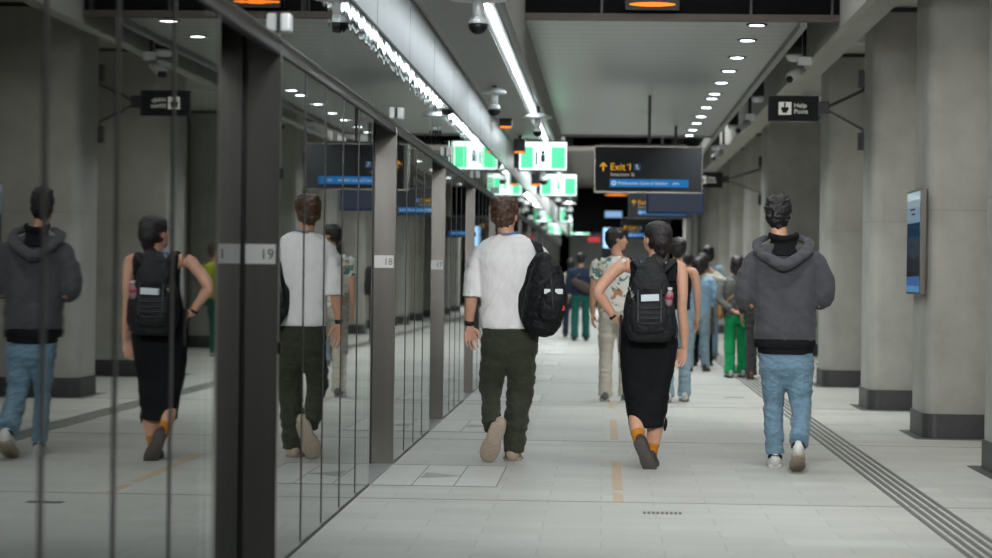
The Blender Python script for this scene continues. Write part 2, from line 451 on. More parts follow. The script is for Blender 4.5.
mr = N(nt, 'ShaderNodeMath', operation='DIVIDE'); mr.inputs[1].default_value = .87; Lk(sp.outputs['Z'], mr.inputs[0]); Lk(mr.outputs[0], r.inputs[0])
e = N(nt, 'ShaderNodeEmission', Strength=.55); Lk(r.outputs[0], e.inputs[0])
g = N(nt, 'ShaderNodeBsdfGlossy', Roughness=.05); mx = N(nt, 'ShaderNodeMixShader'); mx.inputs[0].default_value = .15
Lk(e.outputs[0], mx.inputs[1]); Lk(g.outputs[0], mx.inputs[2]); Lk(mx.outputs[0], out.inputs[0])
obj('display', bx(-.038, -.034, -.395, .395, .02, .85), m, t)
bm = bmesh.new()
for zz, ww in ((.70, .3), (.66, .2), (.44, .25), (.36, .3), (.3, .2)): box(bm, -.0395, -.038, -.1, -.1 + ww, zz, zz + .015)
obj('display_lines', bm, M['slate'], t)

# ------------------------------------------------------------------ signs
def help_sign(Y, X, z, lab, detail=True):
    t = thing('help_point_sign', lab, 'sign', (X, Y, z), 'help point signs on column arms')
    obj('panel', bx(-.255, .245, -.03, .03, -.125, .125, .004), M['sign'], t)
    bm = bmesh.new(); box(bm, -.262, .252, -.034, .034, -.133, -.124); box(bm, -.262, .252, -.034, .034, .124, .131); box(bm, .244, .253, -.034, .034, -.125, .125); box(bm, -.262, -.255, -.034, .034, -.125, .125)
    obj('frame', bm, M['dark_steel'], t)
    ic = obj('pictogram', bx(-.155, -.025, -.033, -.03, -.065, .065), M['paletxt'], t)
    bm = bmesh.new()
    box(bm, -.118, -.066, -.036, -.033, -.045, .012, .006); box(bm, -.099, -.085, -.036, -.033, 0, .038, .004)
    for dx in (-.128, -.066): box(bm, dx, dx + .012, -.036, -.033, -.02, .015, .003)
    bmesh.ops.create_cone(bm, cap_ends=True, segments=12, radius1=.012, radius2=.012, depth=.003, matrix=Matrix.Translation((-.092, -.0345, .047)) @ Matrix.Rotation(PI / 2, 4, 'X'))
    obj('hand_symbol', bm, M['sign'], ic)
    txt('lettering', 'Help', .068, M['paletxt'], (0, -.031, .03), t)
    txt('lettering', 'Point', .068, M['paletxt'], (0, -.031, -.032), t)
    x1 = 2.66 - X
    obj('arm_plate', bx(.25, .36, -.02, .02, -.05, .075, .01), M['dark_steel'], t)
    for s in (1, -1):
        bm = bmesh.new(); cyl(bm, (.34, 0, .02 * s), (x1 - .04, .1, s * .2), .016, 10); cyl(bm, (x1 - .04, .1, s * .2), (x1 - .02, .14, s * .30), .016, 10)
        obj('arm', bm, M['steel'], t)
        obj('bracket', bx(x1 - .08, x1, .1, .2, s * .32 - .09, s * .32 + .09, .01), M['dark_steel'], t)
    return t
help_sign(24.0, 1.91, 3.02, 'black Help Point sign with hand symbol on arms from column')
help_sign(39.5, 1.72, 2.92, 'small distant Help Point sign right of the large exit sign')

def exit_sign(Y, xa, xb, z0, z1, lab, ceil=3.6, full=True):
    cx = (xa + xb) / 2; W = xb - xa; H = z1 - z0
    t = thing('exit_sign', lab, 'sign', (xa, Y, z0), 'hanging exit signs')
    obj('panel', bx(0, W, -.04, .04, 0, H), M['sign'], t)
    bm = bmesh.new()
    for a, b, c, d in ((-.012, W + .012, -.015, 0), (-.012, W + .012, H, H + .012), (-.012, 0, 0, H), (W, W + .012, 0, H)): box(bm, a, b, -.045, .045, c, d)
    obj('frame', bm, M['steel'], t)
    obj('hanger_bar', bx(.05, W - .2, -.02, .02, H + .012, H + .04), M['black'], t)
    obj('hanger_pole', bx(W * .49, W * .49 + .04, -.02, .02, H + .03, ceil - z0), M['black'], t)
    k = H / .56
    bm = bmesh.new()
    a0 = .10 * k; zc_ = .305 * k
    box(bm, a0 - .009 * k, a0 + .009 * k, -.043, -.04, zc_ - .05 * k, zc_ + .045 * k)
    for s in (-1, 1):
        vs = [bm.verts.new((a0 + s * .002, y_, z_)) for y_, z_ in ()]
        r = bmesh.ops.create_cube(bm, size=1)
        for v in r['verts']: v.co = Vector((v.co.x * .065 * k, v.co.y * .003 - .0415, v.co.z * .016 * k))
        bmesh.ops.rotate(bm, verts=r['verts'], cent=(0, -.0415, 0), matrix=Matrix.Rotation(s * .8, 3, 'Y'))
        bmesh.ops.translate(bm, verts=r['verts'], vec=(a0 + s * .021 * k, 0, zc_ + .028 * k))
    obj('arrow', bm, M['gold'], t)
    txt('exit_lettering', 'Exit', .125 * k, M['gold'], (.185 * k, -.042, zc_), t, depth=.001)
    txt('exit_number', '1', .125 * k, M['gold'], (.405 * k, -.042, zc_), t, depth=.001)
    obj('number_flag', bx(.398 * k, .414 * k, -.044, -.042, zc_ + .022 * k, zc_ + .034 * k), M['gold'], t)
    ac = obj('access_symbol', bx(.485 * k, .565 * k, -.044, -.04, zc_ - .04 * k, zc_ + .04 * k, .004), mat('dim_blue', '3b5f8f', .5, 0, 0), t)
    bm = bmesh.new(); bmesh.ops.create_cone(bm, cap_ends=True, segments=12, radius1=.009 * k, radius2=.009 * k, depth=.003, matrix=Matrix.Translation((.519 * k, -.045, zc_ + .026 * k)) @ Matrix.Rotation(PI / 2, 4, 'X'))
    box(bm, .515 * k, .522 * k, -.0465, -.044, zc_ - .01 * k, zc_ + .018 * k); box(bm, .515 * k, .54 * k, -.0465, -.044, zc_ - .014 * k, zc_ - .007 * k); box(bm, .534 * k, .541 * k, -.0465, -.044, zc_ - .03 * k, zc_ - .007 * k)
    obj('access_figure', bm, M['bluetxt'], ac)
    txt('street_lettering', 'Swanston St', .062 * k, M['paletxt'], (.19 * k, -.042, .212 * k), t)
    if full:
        bb = obj('blue_band', bx(.185 * k, min(W - .1, 1.17 * k), -.044, -.04, .055 * k, .155 * k), M['blue'], t)
        bm = bmesh.new(); bmesh.ops.create_cone(bm, cap_ends=True, segments=20, radius1=.032 * k, radius2=.032 * k, depth=.003, matrix=Matrix.Translation((.235 * k, -.045, .105 * k)) @ Matrix.Rotation(PI / 2, 4, 'X'))
        rd = obj('train_roundel', bm, M['bluetxt'], t)
        obj('train_symbol', bx(.222 * k, .248 * k, -.048, -.046, .09 * k, .122 * k, .003), M['blue'], rd)
        txt('station_lettering', 'Melbourne Central Station', .058 * k, M['bluetxt'], (.285 * k, -.045, .105 * k), t)
        txt('distance_lettering', '200m', .04 * k, M['bluetxt'], (.965 * k, -.045, .103 * k), t)
    return t
p0 = at(595, 191, 30); p1 = at(702, 147, 30)
exit_sign(30, p0.x, p1.x, 2.37, 2.94, 'large hanging Exit 1 sign with gold letters and blue station band')
exit_sign(43, .44, 1.62, 2.36, 2.86, 'smaller hanging Exit 1 sign half hidden behind the large one', 4.9)
exit_sign(58, .42, 1.6, 2.2, 2.7, 'distant dark exit sign low behind the second one', 4.9)
# navy framed display behind the big sign
a = at(646, 214, 36); b = at(704, 190, 36)
t = thing('hanging_display', 'dark display in a navy frame hanging behind the large exit sign', 'screen', (a.x, 36, a.z))
W, H = b.x - a.x, b.z - a.z
obj('frame', bx(0, W, -.04, .04, 0, H + .02, .005), M['navy'], t)
obj('display', bx(.035, W - .035, -.044, -.04, .035, H - .01), M['slate'], t)
obj('pole', bx(W / 2 - .02, W / 2 + .02, -.02, .02, H, 3.6 - a.z), M['black'], t)
# blue-white light box in the far bulkhead
a = at(605, 217, 61.5); b = at(622, 211, 61.5)
t = thing('light_box', 'narrow blue-white light box on the dark bulkhead in the distance', 'light box', (a.x, 61.85, a.z))
obj('housing', bx(-.03, b.x - a.x + .03, 0, .14, -.03, b.z - a.z + .03), M['black'], t)
obj('lens', bx(0, b.x - a.x, -.01, 0, 0, b.z - a.z), emit('pale_blue_box', '8fb4e0', .8), t)
a = at(603, 248, 48); b = at(616, 228, 48)
t = thing('poster_screen', 'glowing blue-white upright screen behind the floral shirt man\'s head', 'screen', (a.x, 48, 0))
obj('display', bx(0, b.x - a.x, -.05, -.045, a.z, b.z), M['sblue'], t)
obj('case', bx(-.02, b.x - a.x + .02, -.045, .02, 0, b.z + .02), M['black'], t)
a = at(588, 242, 70); b = at(604, 237, 70)
t = thing('red_sign', 'small red lit sign in the distance left of the floral shirt man', 'sign', (a.x, 70, a.z))
obj('panel', bx(0, .35, -.02, .02, 0, b.z - a.z), M['red'], t)
obj('bracket', bx(.15, .2, -.01, .01, 0, 4.9 - a.z), M['black'], t)
# far kiosk walls
struct('wall_far', bx(-1.41, 2.6, 95, 95.3, 0, 4.9), mat('far_wall', '6a6c68', .7))

# ------------------------------------------------------------------ left row of hanging screens
def screen(Y, px, py, lab, k):
    p = at(px, py, Y); w, h = .68, .40
    t = thing('platform_screen_display', lab, 'screen', (p.x, Y, p.z), 'green hanging screens')
    obj('case', bx(-w / 2 - .03, w / 2 + .01, 0, .07, -h / 2 - .02, h / 2 + .02, .006), M['black'], t)
    obj('display', bx(-w / 2, w / 2, -.006, 0, -h / 2, h / 2), M['swhite'], t)
    bm = bmesh.new(); top = h / 2 - .07
    bm.free()
    for xa, xb in ((-w / 2 + .02, -.14), (.12, w / 2 - .02)): obj('green_field', bx(xa, xb, -.010, -.006, -h / 2 + .02, top), M['sgreen'], t)
    bm = bmesh.new(); box(bm, -.03, .03, -.010, -.006, -.09, .02); box(bm, -.11, -.08, -.010, -.006, -.13, .06); cyl(bm, (0, -.010, .05), (0, -.006, .05), .028)
    obj('figure_symbol', bm, M['sgreen'] if k % 2 else M['slate'], t)
    obj('bracket', bx(-w / 2 - .08, -w / 2 - .03, .01, .05, -h / 2 + .02, 3.27 - p.z), M['black'], t)
for k, (Y, px, py, lab) in enumerate(((33.7, 543, 156, 'nearest and largest green and white hanging screen'), (44.5, 558.5, 185, 'second green and white hanging screen, lower right of the largest'),
        (67.5, 572, 215, 'third green hanging screen, with the white arrow patch'), (86.5, 580, 229, 'fourth, small distant green hanging screen'), (108, 584, 239, 'smallest and most distant green hanging screen'))):
    screen(Y, px, py, lab, k)

# ------------------------------------------------------------------ cameras and lamps
def dome_cam(x, y, z, r, rs, lab, ceil=3.27):
    t = thing('dome_camera', lab, 'security camera', (x, y, z), 'white dome cameras along the left ceiling')
    obj('sunshield', lathe([(rs * .3, .16), (rs * .9, .135), (rs, .115), (rs, .10), (rs * .8, .095)], (0, 0, r)), M['white_metal'], t, True)
    obj('neck', cy((0, 0, r * .6), (0, 0, r + .11), r * .55), M['white_metal'], t, True)
    obj('housing', lathe([(r * .5, r * .85)] + [(r * math.cos(a_), r * math.sin(a_)) for a_ in (.9, .6, .3, .05)], (0, 0, 0)), M['white_metal'], t, True)
    obj('dome', lathe([(r * .97 * math.cos(a_), r * .97 * math.sin(a_)) for a_ in (.05, -.3, -.6, -.9, -1.2, -1.45)], (0, 0, 0)), M['black'], t, True)
    obj('stem', cy((0, 0, r + .09), (0, 0, max(ceil - z, r + .17)), .025), M['dark_steel'], t, True)
    return t
dome_cam(-.91, 16.5, 3.055, .073, .205, 'nearest white dome camera with a black eye under a wide shield')
dome_cam(-1.16, 24.3, 3.0, .07, .125, 'second white dome camera, above the white fascia')
dome_cam(-.80, 27.5, 2.97, .06, .17, 'grey cone-topped camera above the largest green screen')
for y, x, z, lab in ((36, -.98, 2.95, 'white dome camera between the two largest green screens'), (40, -1.05, 2.9, 'white dome camera left of the second green screen'), (50, -1.0, 2.85, 'distant white dome camera below the second green screen'),
                (56, -.85, 2.8, 'distant white dome camera near the third green screen'), (62, -1.0, 2.8, 'distant pale dome camera left of the third green screen'), (72, -.95, 2.7, 'far white dome camera below the third green screen')):
    dome_cam(x, y, z, .08, .17, lab)
# amber indicator boxes on the soffit
for y, x, z, lab in ((29.5, -1.25, 3.13, 'black speaker box with a small amber light by the second dome camera'), (33.0, -1.2, 3.0, 'black speaker box with amber light left of the largest green screen'), (41, -1.2, 2.85, 'black speaker box with amber light left of the second green screen')):
    t = thing('speaker_box', lab, 'speaker', (x, y, z), 'black boxes under the left soffit')
    obj('case', bx(-.09, .07, -.1, .1, 0, .2, .01), M['black'], t); obj('stem', cy((0, 0, .2), (0, 0, 3.27 - z), .03), M['black'], t)
    obj('indicator', bx(-.08, .06, -.105, -.1, .0, .025), M['orange'], t)
def bullet(x, y, z, lab):
    t = thing('bullet_camera', lab, 'security camera', (x, y, z), 'bullet cameras hanging from the right slot')
    obj('pole', cy((0, 0, .08), (0, 0, 4.85 - z), .02), M['black'], t)
    obj('mount_box', bx(-.07, .07, -.07, .07, 0, .09, .01), M['white_metal'], t)
    obj('body', cy((-.02, 0, -.04), (-.16, -.22, -.15), .042, 16), M['white_metal'], t, True)
    obj('sunshade', cy((-.03, .02, -.03), (-.165, -.23, -.135), .047, 16), M['white_metal'], t, True)
    obj('lens', cy((-.158, -.22, -.15), (-.168, -.235, -.158), .036, 16), M['black'], t, True)
for y, x, z, lab in ((23.6, 1.98, 3.42, 'silver bullet camera hanging just above the help point sign'), (31.6, 1.93, 3.4, 'second bullet camera, left of the help point sign'), (38.6, 1.93, 3.38, 'third, smallest bullet camera farther along the slot')):
    bullet(x, y, z, lab)
for y, lab in ((23.9, 'white bowl lamp in the dark slot above the bullet camera'), (29.5, 'second white bowl lamp in the dark slot'), (35.1, 'third white bowl lamp in the dark slot'), (40.7, 'fourth, faint white bowl lamp in the dark slot')):
    t = thing('bowl_lamp', lab, 'lamp', (1.9, y, 3.56), 'bowl lamps in the ceiling slot')
    obj('bowl', lathe([(.03, -.07), (.06, -.06), (.085, -.02), (.09, 0), (.05, .005)], (0, 0, 0)), M['white_metal'], t, True)
    obj('housing', bx(-.07, .07, -.1, .1, .005, .3), M['black'], t)
    obj('stem', cy((0, 0, .3), (0, 0, 1.3), .02), M['black'], t)

# strip light
LY0, LY1 = YB, 34.5
t = thing('strip_light', 'long bright white linear light running along the left ceiling', 'ceiling light', (-.875, 0, 3.245))
obj('housing', bx(-.055, .055, LY0, LY1, .012, .035), M['white_metal'], t)
obj('diffuser', bx(-.017, .017, LY0, LY1, .0, .012), M['strip'], t)
# downlights
k = 0
ys = [21.4, 22.8, 24.6, 26.2, 27.8, 29.5, 30.3, 31.9, 33.7, 35.2, 36.8, 38.2]
def down(y, x=1.36, lab=None):
    t = thing('downlight', lab, 'ceiling light', (x, y, 3.6), 'round downlights in the planked ceiling')
    obj('rim', lathe([(.075, 0), (.095, -.003), (.098, -.010), (.08, -.012)], (0, 0, 0), 24), M['dark_steel'], t, True)
    obj('lens', cy((0, 0, -.0135), (0, 0, -.0115), .066, 24), M['down'], t)
    L_ = bpy.data.lights.new('downlight_lamp', 'AREA'); L_.shape = 'DISK'; L_.size = .14; L_.energy = DOWN; L_.color = (.93, .98, 1); L_.spread = math.radians(110)
    o = bpy.data.objects.new('lamp', L_); COL.objects.link(o); o.parent = t; o.location = (0, 0, -.02)
DOWN = 16
ordn = ['nearest', 'second', 'third', 'fourth', 'fifth', 'sixth', 'seventh', 'eighth', 'ninth', 'tenth', 'eleventh', 'farthest']
for y, s in zip(ys, ordn): down(y, 1.36, f'{s} round downlight in the planked ceiling, counted from the dark bulkhead')
for y in (-6, -2, 2, 6, 9, 12, 14.6): down(y, 1.36, 'round downlight in the ceiling above and behind the camera')
for y in (45, 48, 52, 56, 60): down(y, 1.36, 'round downlight in the distant ceiling')
# amber lamp in the gap, and lamp reflections built as glowing lenses
for (x, y, z, w, lab) in ((.40, 20.9, 3.715, .42, 'amber lamp reflection built as a glowing lens on the dark bulkhead'), (.40, 43.0, 3.9, .48, 'amber lamp in the dark gap above the large exit sign'), (.30, 61.9, 3.42, .6, 'amber lamp reflection built as a glowing lens below the large exit sign')):
    t = thing('amber_glow', lab, 'lamp', (x, y, z), 'amber lamps in the dark ceiling')
    bm = bmesh.new(); g_ = bmesh.ops.create_icosphere(bm, subdivisions=3, radius=1)
    for v in g_['verts']: v.co = Vector((v.co.x * w / 2, v.co.y * .05, v.co.z * .02))
    obj('lens', bm, M['orange'], t, True); obj('housing', bx(-w / 2 - .03, w / 2 + .03, 0, .05, -.05, .06), M['black'], t)

SPOT = 40
# unseen lamps added to brighten the hall and the people in it
def area(loc, sx, sy, en, rot=(0, 0, 0), col=(1, 1, 1), spread=180, lab='unseen lamp added to light the hall'):
    t = thing('added_lamp', lab, 'ceiling light', loc, 'unseen lamps added above the hall')
    obj('housing', bx(-sx / 2 - .02, sx / 2 + .02, -sy / 2 - .02, sy / 2 + .02, .005, .04), M['white_metal'], t)  # housing modelled round the added light
    L_ = bpy.data.lights.new('added_light', 'AREA'); L_.shape = 'RECTANGLE'; L_.size = sx; L_.size_y = sy; L_.energy = en; L_.color = col; L_.spread = math.radians(spread)
    o = bpy.data.objects.new('added_light', L_); COL.objects.link(o); o.parent = t; t.rotation_euler = rot; return o
area((-.875, 50, 3.23), .06, 22, 260, col=(.92, .98, 1))  # added lamps brightening the distant hall
area((-.5, 78, 3.5), .1, 26, 260, col=(.92, .98, 1))
area((1.2, 84, 3.5), .1, 14, 400, col=(.95, .98, 1))
for x_ in (-.3, 1.3):  # floodlights added out of view to light the backs of the people
    area((x_, 8.0, 3.45), .9, .5, SPOT, rot=(math.radians(74), 0, 0), col=(.97, .98, 1), spread=80, lab='unseen floodlight added to light the backs of the people')
for y in (17.6, 21.7, 26.2, 34.0, 41.6, 46.5, 51.3, 56, 61):
    area((3.3, y, 3.9), 1.2, .15, 16, col=(1, .98, .92), spread=140)   # unseen lamps added between the columns
area((.4, 18.1, 4.85), 2.2, 4.5, 60, col=(.95, .98, 1))  # added lamps over the ceiling gaps
area((.4, 41.0, 4.8), 2.2, 3.5, 130, col=(.95, .98, 1))

w = bpy.data.worlds.new('world'); sc.world = w; w.use_nodes = True
w.node_tree.nodes['Background'].inputs[0].default_value = (.75, .8, .82, 1); w.node_tree.nodes['Background'].inputs[1].default_value = .9
sc.view_settings.view_transform = 'Standard'; sc.view_settings.look = 'None'; sc.view_settings.gamma = 1
sc.view_settings.exposure = 0.27
# ------------------------------------------------------------------ people
SKIN = mat('skin', 'cb9a80', .55, 0, .06, 30, sss=.08)
SKIN2 = mat('skin_warm', 'c6957a', .55, 0, .06, 30)
def cloth(name, col, var=.1, rough=.85, fold=.5, fine=.25, stretch=(1, 1, 1), fs=9, sheen=.1):
    m, nt, out = newmat(name); L = nt.links.new
    b = N(nt, 'ShaderNodeBsdfPrincipled', Roughness=rough); L(b.outputs[0], out.inputs[0]); b.inputs['Sheen Weight'].default_value = sheen
    b.inputs['Specular IOR Level'].default_value = .25
    tc = N(nt, 'ShaderNodeTexCoord'); mp = N(nt, 'ShaderNodeMapping'); mp.inputs['Scale'].default_value = stretch; L(tc.outputs['Object'], mp.inputs[0])
    nz = N(nt, 'ShaderNodeTexNoise', Scale=14.0, Detail=6.0, Roughness=.7); L(mp.outputs[0], nz.inputs['Vector'])
    r = N(nt, 'ShaderNodeValToRGB'); c = lin(col); r.color_ramp.elements[0].position = .3; r.color_ramp.elements[1].position = .7
    r.color_ramp.elements[0].color = tuple(x * (1 - var) for x in c[:3]) + (1,); r.color_ramp.elements[1].color = tuple(min(1, x * (1 + var)) for x in c[:3]) + (1,)
    L(nz.outputs['Fac'], r.inputs[0]); L(r.outputs[0], b.inputs['Base Color'])
    n1 = N(nt, 'ShaderNodeTexNoise', Scale=float(fs), Detail=2.0, Distortion=1.2); L(mp.outputs[0], n1.inputs['Vector'])
    b1 = N(nt, 'ShaderNodeBump', Strength=fold, Distance=.03); L(n1.outputs['Fac'], b1.inputs['Height'])
    n2 = N(nt, 'ShaderNodeTexNoise', Scale=260.0, Detail=2.0); L(tc.outputs['Object'], n2.inputs['Vector'])
    b2 = N(nt, 'ShaderNodeBump', Strength=fine, Distance=.002); L(n2.outputs['Fac'], b2.inputs['Height']); L(b1.outputs[0], b2.inputs['Normal'])
    L(b2.outputs[0], b.inputs['Normal']); return m
def hairm(name, col, curl=60):
    m, nt, out = newmat(name); L = nt.links.new
    b = N(nt, 'ShaderNodeBsdfPrincipled', Roughness=.42); L(b.outputs[0], out.inputs[0])
    tc = N(nt, 'ShaderNodeTexCoord'); nz = N(nt, 'ShaderNodeTexNoise', Scale=float(curl), Detail=5.0, Distortion=1.0); L(tc.outputs['Object'], nz.inputs['Vector'])
    r = N(nt, 'ShaderNodeValToRGB'); c = lin(col); r.color_ramp.elements[0].position = .38; r.color_ramp.elements[1].position = .66
    r.color_ramp.elements[0].color = tuple(x * .55 for x in c[:3]) + (1,); r.color_ramp.elements[1].color = tuple(x * 1.7 for x in c[:3]) + (1,)
    L(nz.outputs['Fac'], r.inputs[0]); L(r.outputs[0], b.inputs['Base Color'])
    bp = N(nt, 'ShaderNodeBump', Strength=.7, Distance=.01); L(nz.outputs['Fac'], bp.inputs['Height']); L(bp.outputs[0], b.inputs['Normal']); return m

def V(*a): return Vector(a)
def spline(pts, vals, sub):
    P = [Vector(p) for p in pts]; n = len(P)
    out, ov = [], []
    for i in range(n - 1):
        p0 = P[max(0, i - 1)]; p1 = P[i]; p2 = P[i + 1]; p3 = P[min(n - 1, i + 2)]
        for s in range(sub):
            t = s / sub
            q = .5 * ((2 * p1) + (p2 - p0) * t + (2 * p0 - 5 * p1 + 4 * p2 - p3) * t * t + (3 * p1 - p0 - 3 * p2 + p3) * t ** 3)
            out.append(q)
            t2 = t * t * (3 - 2 * t)
            ov.append(tuple(a + (b - a) * t2 for a, b in zip(vals[i], vals[i + 1])))
    out.append(P[-1]); ov.append(vals[-1])
    return out, ov

def tube(bm, pts, rs, n=14, sub=4, cap=True, side=None):
    """swept limb: rs = radius or (across, deep) at every joint"""
    vals = [(r, r) if not isinstance(r, (tuple, list)) else tuple(r) for r in rs]
    P, R = spline(pts, vals, sub) if sub > 1 else ([Vector(p) for p in pts], vals)
    rings = []
    base = Vector(side) if side else Vector((1, 0, 0))
    for i, p in enumerate(P):
        t = (P[min(i + 1, len(P) - 1)] - P[max(i - 1, 0)]).normalized()
        s = base - t * base.dot(t)
        if s.length < .25: s = Vector((0, 0, 1)) - t * t.z
        if s.length < .05: s = Vector((0, 1, 0)) - t * t.y
        s.normalize(); o = t.cross(s)
        rings.append((p, s, o, R[i], t))
    def ring(p, s, o, r, k=1): return [bm.verts.new(p + s * (r[0] * k * math.cos(2 * PI * j / n)) + o * (r[1] * k * math.sin(2 * PI * j / n))) for j in range(n)]
    seq = []
    if cap:
        p, s, o, r, t = rings[0]; m_ = min(r)
        for a in (80, 55, 28): seq.append(ring(p - t * m_ * math.sin(math.radians(a)), s, o, r, math.cos(math.radians(a))))
    for p, s, o, r, t in rings: seq.append(ring(p, s, o, r))
    if cap:
        p, s, o, r, t = rings[-1]; m_ = min(r)
        for a in (28, 55, 80): seq.append(ring(p + t * m_ * math.sin(math.radians(a)), s, o, r, math.cos(math.radians(a))))
    for a, b in zip(seq, seq[1:]):
        for j in range(n): bm.faces.new((a[j], a[(j + 1) % n], b[(j + 1) % n], b[j]))
    bm.faces.new(seq[0][::-1]); bm.faces.new(seq[-1])

def ell(bm, c, r, rot=None, sub=3):
    g = bmesh.ops.create_icosphere(bm, subdivisions=sub, radius=1)
    m_ = Matrix.Translation(Vector(c)) @ (rot.to_4x4() if rot else Matrix.Identity(4)) @ Matrix.Diagonal((r[0], r[1], r[2], 1))
    for v in g['verts']: v.co = m_ @ v.co

def rings(bm, rows, n=28, power=2.3):
    """horizontal cross-sections (z, cx, cy, rx, ry) joined into a closed trunk"""
    rows = sorted(rows); pts = [(r[1], r[2], r[0]) for r in rows]
    P, R = spline(pts, [(r[3], r[4]) for r in rows], 4)
    seq = []
    for p, r in zip(P, R):
        ring = []
        for j in range(n):
            a = 2 * PI * j / n; ca, sa = math.cos(a), math.sin(a)
            k = 2 / power
            ring.append(bm.verts.new((p.x + r[0] * math.copysign(abs(ca) ** k, ca), p.y + r[1] * math.copysign(abs(sa) ** k, sa), p.z)))
        seq.append(ring)
    for a, b in zip(seq, seq[1:]):
        for j in range(n): bm.faces.new((a[j], a[(j + 1) % n], b[(j + 1) % n], b[j]))
    bm.faces.new(seq[0][::-1]); bm.faces.new(seq[-1])

def fuse(name, bm, voxel, m, parent, it=6, disp=None, fac=.5):
    """melt overlapping closed shapes into one continuous skin"""
    bmesh.ops.recalc_face_normals(bm, faces=bm.faces)
    me = bpy.data.meshes.new(name + '_src'); bm.to_mesh(me); bm.free()
    o = bpy.data.objects.new(name + '_src', me); COL.objects.link(o)
    r = o.modifiers.new('r', 'REMESH'); r.mode = 'VOXEL'; r.voxel_size = voxel; r.adaptivity = 0
    if it:
        s = o.modifiers.new('s', 'SMOOTH'); s.iterations = it; s.factor = fac
    dg = bpy.context.evaluated_depsgraph_get(); dg.update()
    new = bpy.data.meshes.new_from_object(o.evaluated_get(dg)); new.name = name
    bpy.data.objects.remove(o); bpy.data.meshes.remove(me)
    if disp:
        nr = [v.normal.copy() for v in new.vertices]
        for v, nn in zip(new.vertices, nr): v.co += nn * disp(v.co)
        new.update()
    smooth(new)
    new.materials.clear()
    return link(name, new, m, parent)

def wr(amp, sx, sz, seed=0, sharp=False, tilt=0):
    """cloth folds: noise stretched sideways (sx) and tight along z (sz)"""
    def f(c):
        p = Vector((c.x * sx + seed, c.y * sx, (c.z + tilt * c.x) * sz))
        n = noise.noise(p) + .5 * noise.noise(p * 2.1)
        if sharp: n = .55 - abs(n) * 1.6
        return n * amp
    return f

def hand(bm, w, d, palm, thumb, curl=.5, s=1.0):
    """w wrist, d direction of the hand, palm = palm normal, thumb = side the thumb is on"""
    w = Vector(w); d = Vector(d).normalized(); palm = Vector(palm); palm = (palm - d * palm.dot(d)).normalized()
    th = d.cross(palm); th = th if th.dot(Vector(thumb)) > 0 else -th
    k = s
    tube(bm, [w - d * .01 * k, w + d * .035 * k, w + d * .085 * k], [(.020 * k, .015 * k), (.032 * k, .015 * k), (.037 * k, .012 * k)], 12, 3, side=th)
    for i, (off, ln) in enumerate(((.033, .074), (.0112, .083), (-.0112, .078), (-.033, .062))):
        p = w + d * (.082 - (.006 if i in (0, 3) else 0)) * k + th * off * k
        pts = [p - d * .03 * k, p]; ang = 0; q = p; splay = th * (off * .9)
        for j, f_ in enumerate((.42, .32, .26)):
            ang += curl * (.6, .9, .8)[j]
            v = (d * math.cos(ang) + palm * math.sin(ang) + splay * math.cos(ang)).normalized()
            q = q + v * ln * f_ * k; pts.append(q)
        tube(bm, pts, [.0084 * k, .0084 * k, .0078 * k, .0074 * k, .0066 * k], 8, 2)
    p = w + d * .022 * k + th * .022 * k
    a = (d * .62 + th * .62 + palm * .35).normalized(); b = (d * .9 + th * .15 + palm * .4).normalized()
    tube(bm, [p - th * .012 * k, p + a * .032 * k, p + a * .036 * k + b * .028 * k, p + a * .036 * k + b * .052 * k], [.014 * k, .012 * k, .0098 * k, .0082 * k], 9, 3)

def head_parts(bm, c, rot, s=1.0, neck=None, nr=.055):
    """skull, jaw, nose, brow, lips and ears; the face looks along the head's own +y"""
    def P(x, y, z): return Vector(c) + rot @ (Vector((x, y, z)) * s)
    def E(p, r): ell(bm, P(*p), tuple(x * s for x in r), rot)
    E((0, -.018, .030), (.074, .092, .084)); E((0, .030, -.030), (.062, .062, .078)); E((0, .052, -.078), (.036, .036, .028))
    E((0, .066, .030), (.052, .022, .022)); E((0, .070, -.046), (.028, .022, .018)); E((0, .085, -.055), (.022, .012, .006))
    tube(bm, [P(0, .080, .012), P(0, .098, -.014), P(0, .104, -.024)], [.009 * s, .012 * s, .014 * s], 8, 2)
    for q in (-1, 1):
        E((q * .077, -.004, -.006), (.009, .018, .030)); E((q * .012, .094, -.026), (.009, .010, .008)); E((q * .036, .060, -.020), (.022, .020, .020))
    if neck is not None:
        tube(bm, [Vector(neck), (Vector(neck) + P(0, -.02, -.06)) / 2, P(0, -.018, -.03)], [nr * 1.15, nr, nr * 1.02], 16, 3)

def face_bits(c, rot, s, body, brow):
    def P(x, y, z): return Vector(c) + rot @ (Vector((x, y, z)) * s)
    for q in (-1, 1):
        bm = bmesh.new(); ell(bm, P(q * .031, .080, .006), (.011 * s,) * 3, None, 2); e = obj('eye', bm, EYEW, body, True)
        bm = bmesh.new(); ell(bm, P(q * .031, .0885, .006), (.0050 * s,) * 3, None, 2); obj('iris', bm, IRIS, e, True)
        bm = bmesh.new(); tube(bm, [P(q * .016, .088, .024), P(q * .032, .088, .029), P(q * .047, .078, .025)], [.003 * s] * 3, 6, 2); obj('eyebrow', bm, brow, body, True)
    bm = bmesh.new(); tube(bm, [P(-.020, .086, -.054), P(0, .096, -.052), P(.020, .086, -.054)], [.003, .0045, .003], 6, 3); obj('lips', bm, LIP, body, True)
EYEW = mat('eye_white', 'd8d4cc', .3, 0, 0); IRIS = mat('iris_brown', '2a1b12', .2, 0, 0); LIP = mat('lips', '9c5a4e', .5, 0, 0)

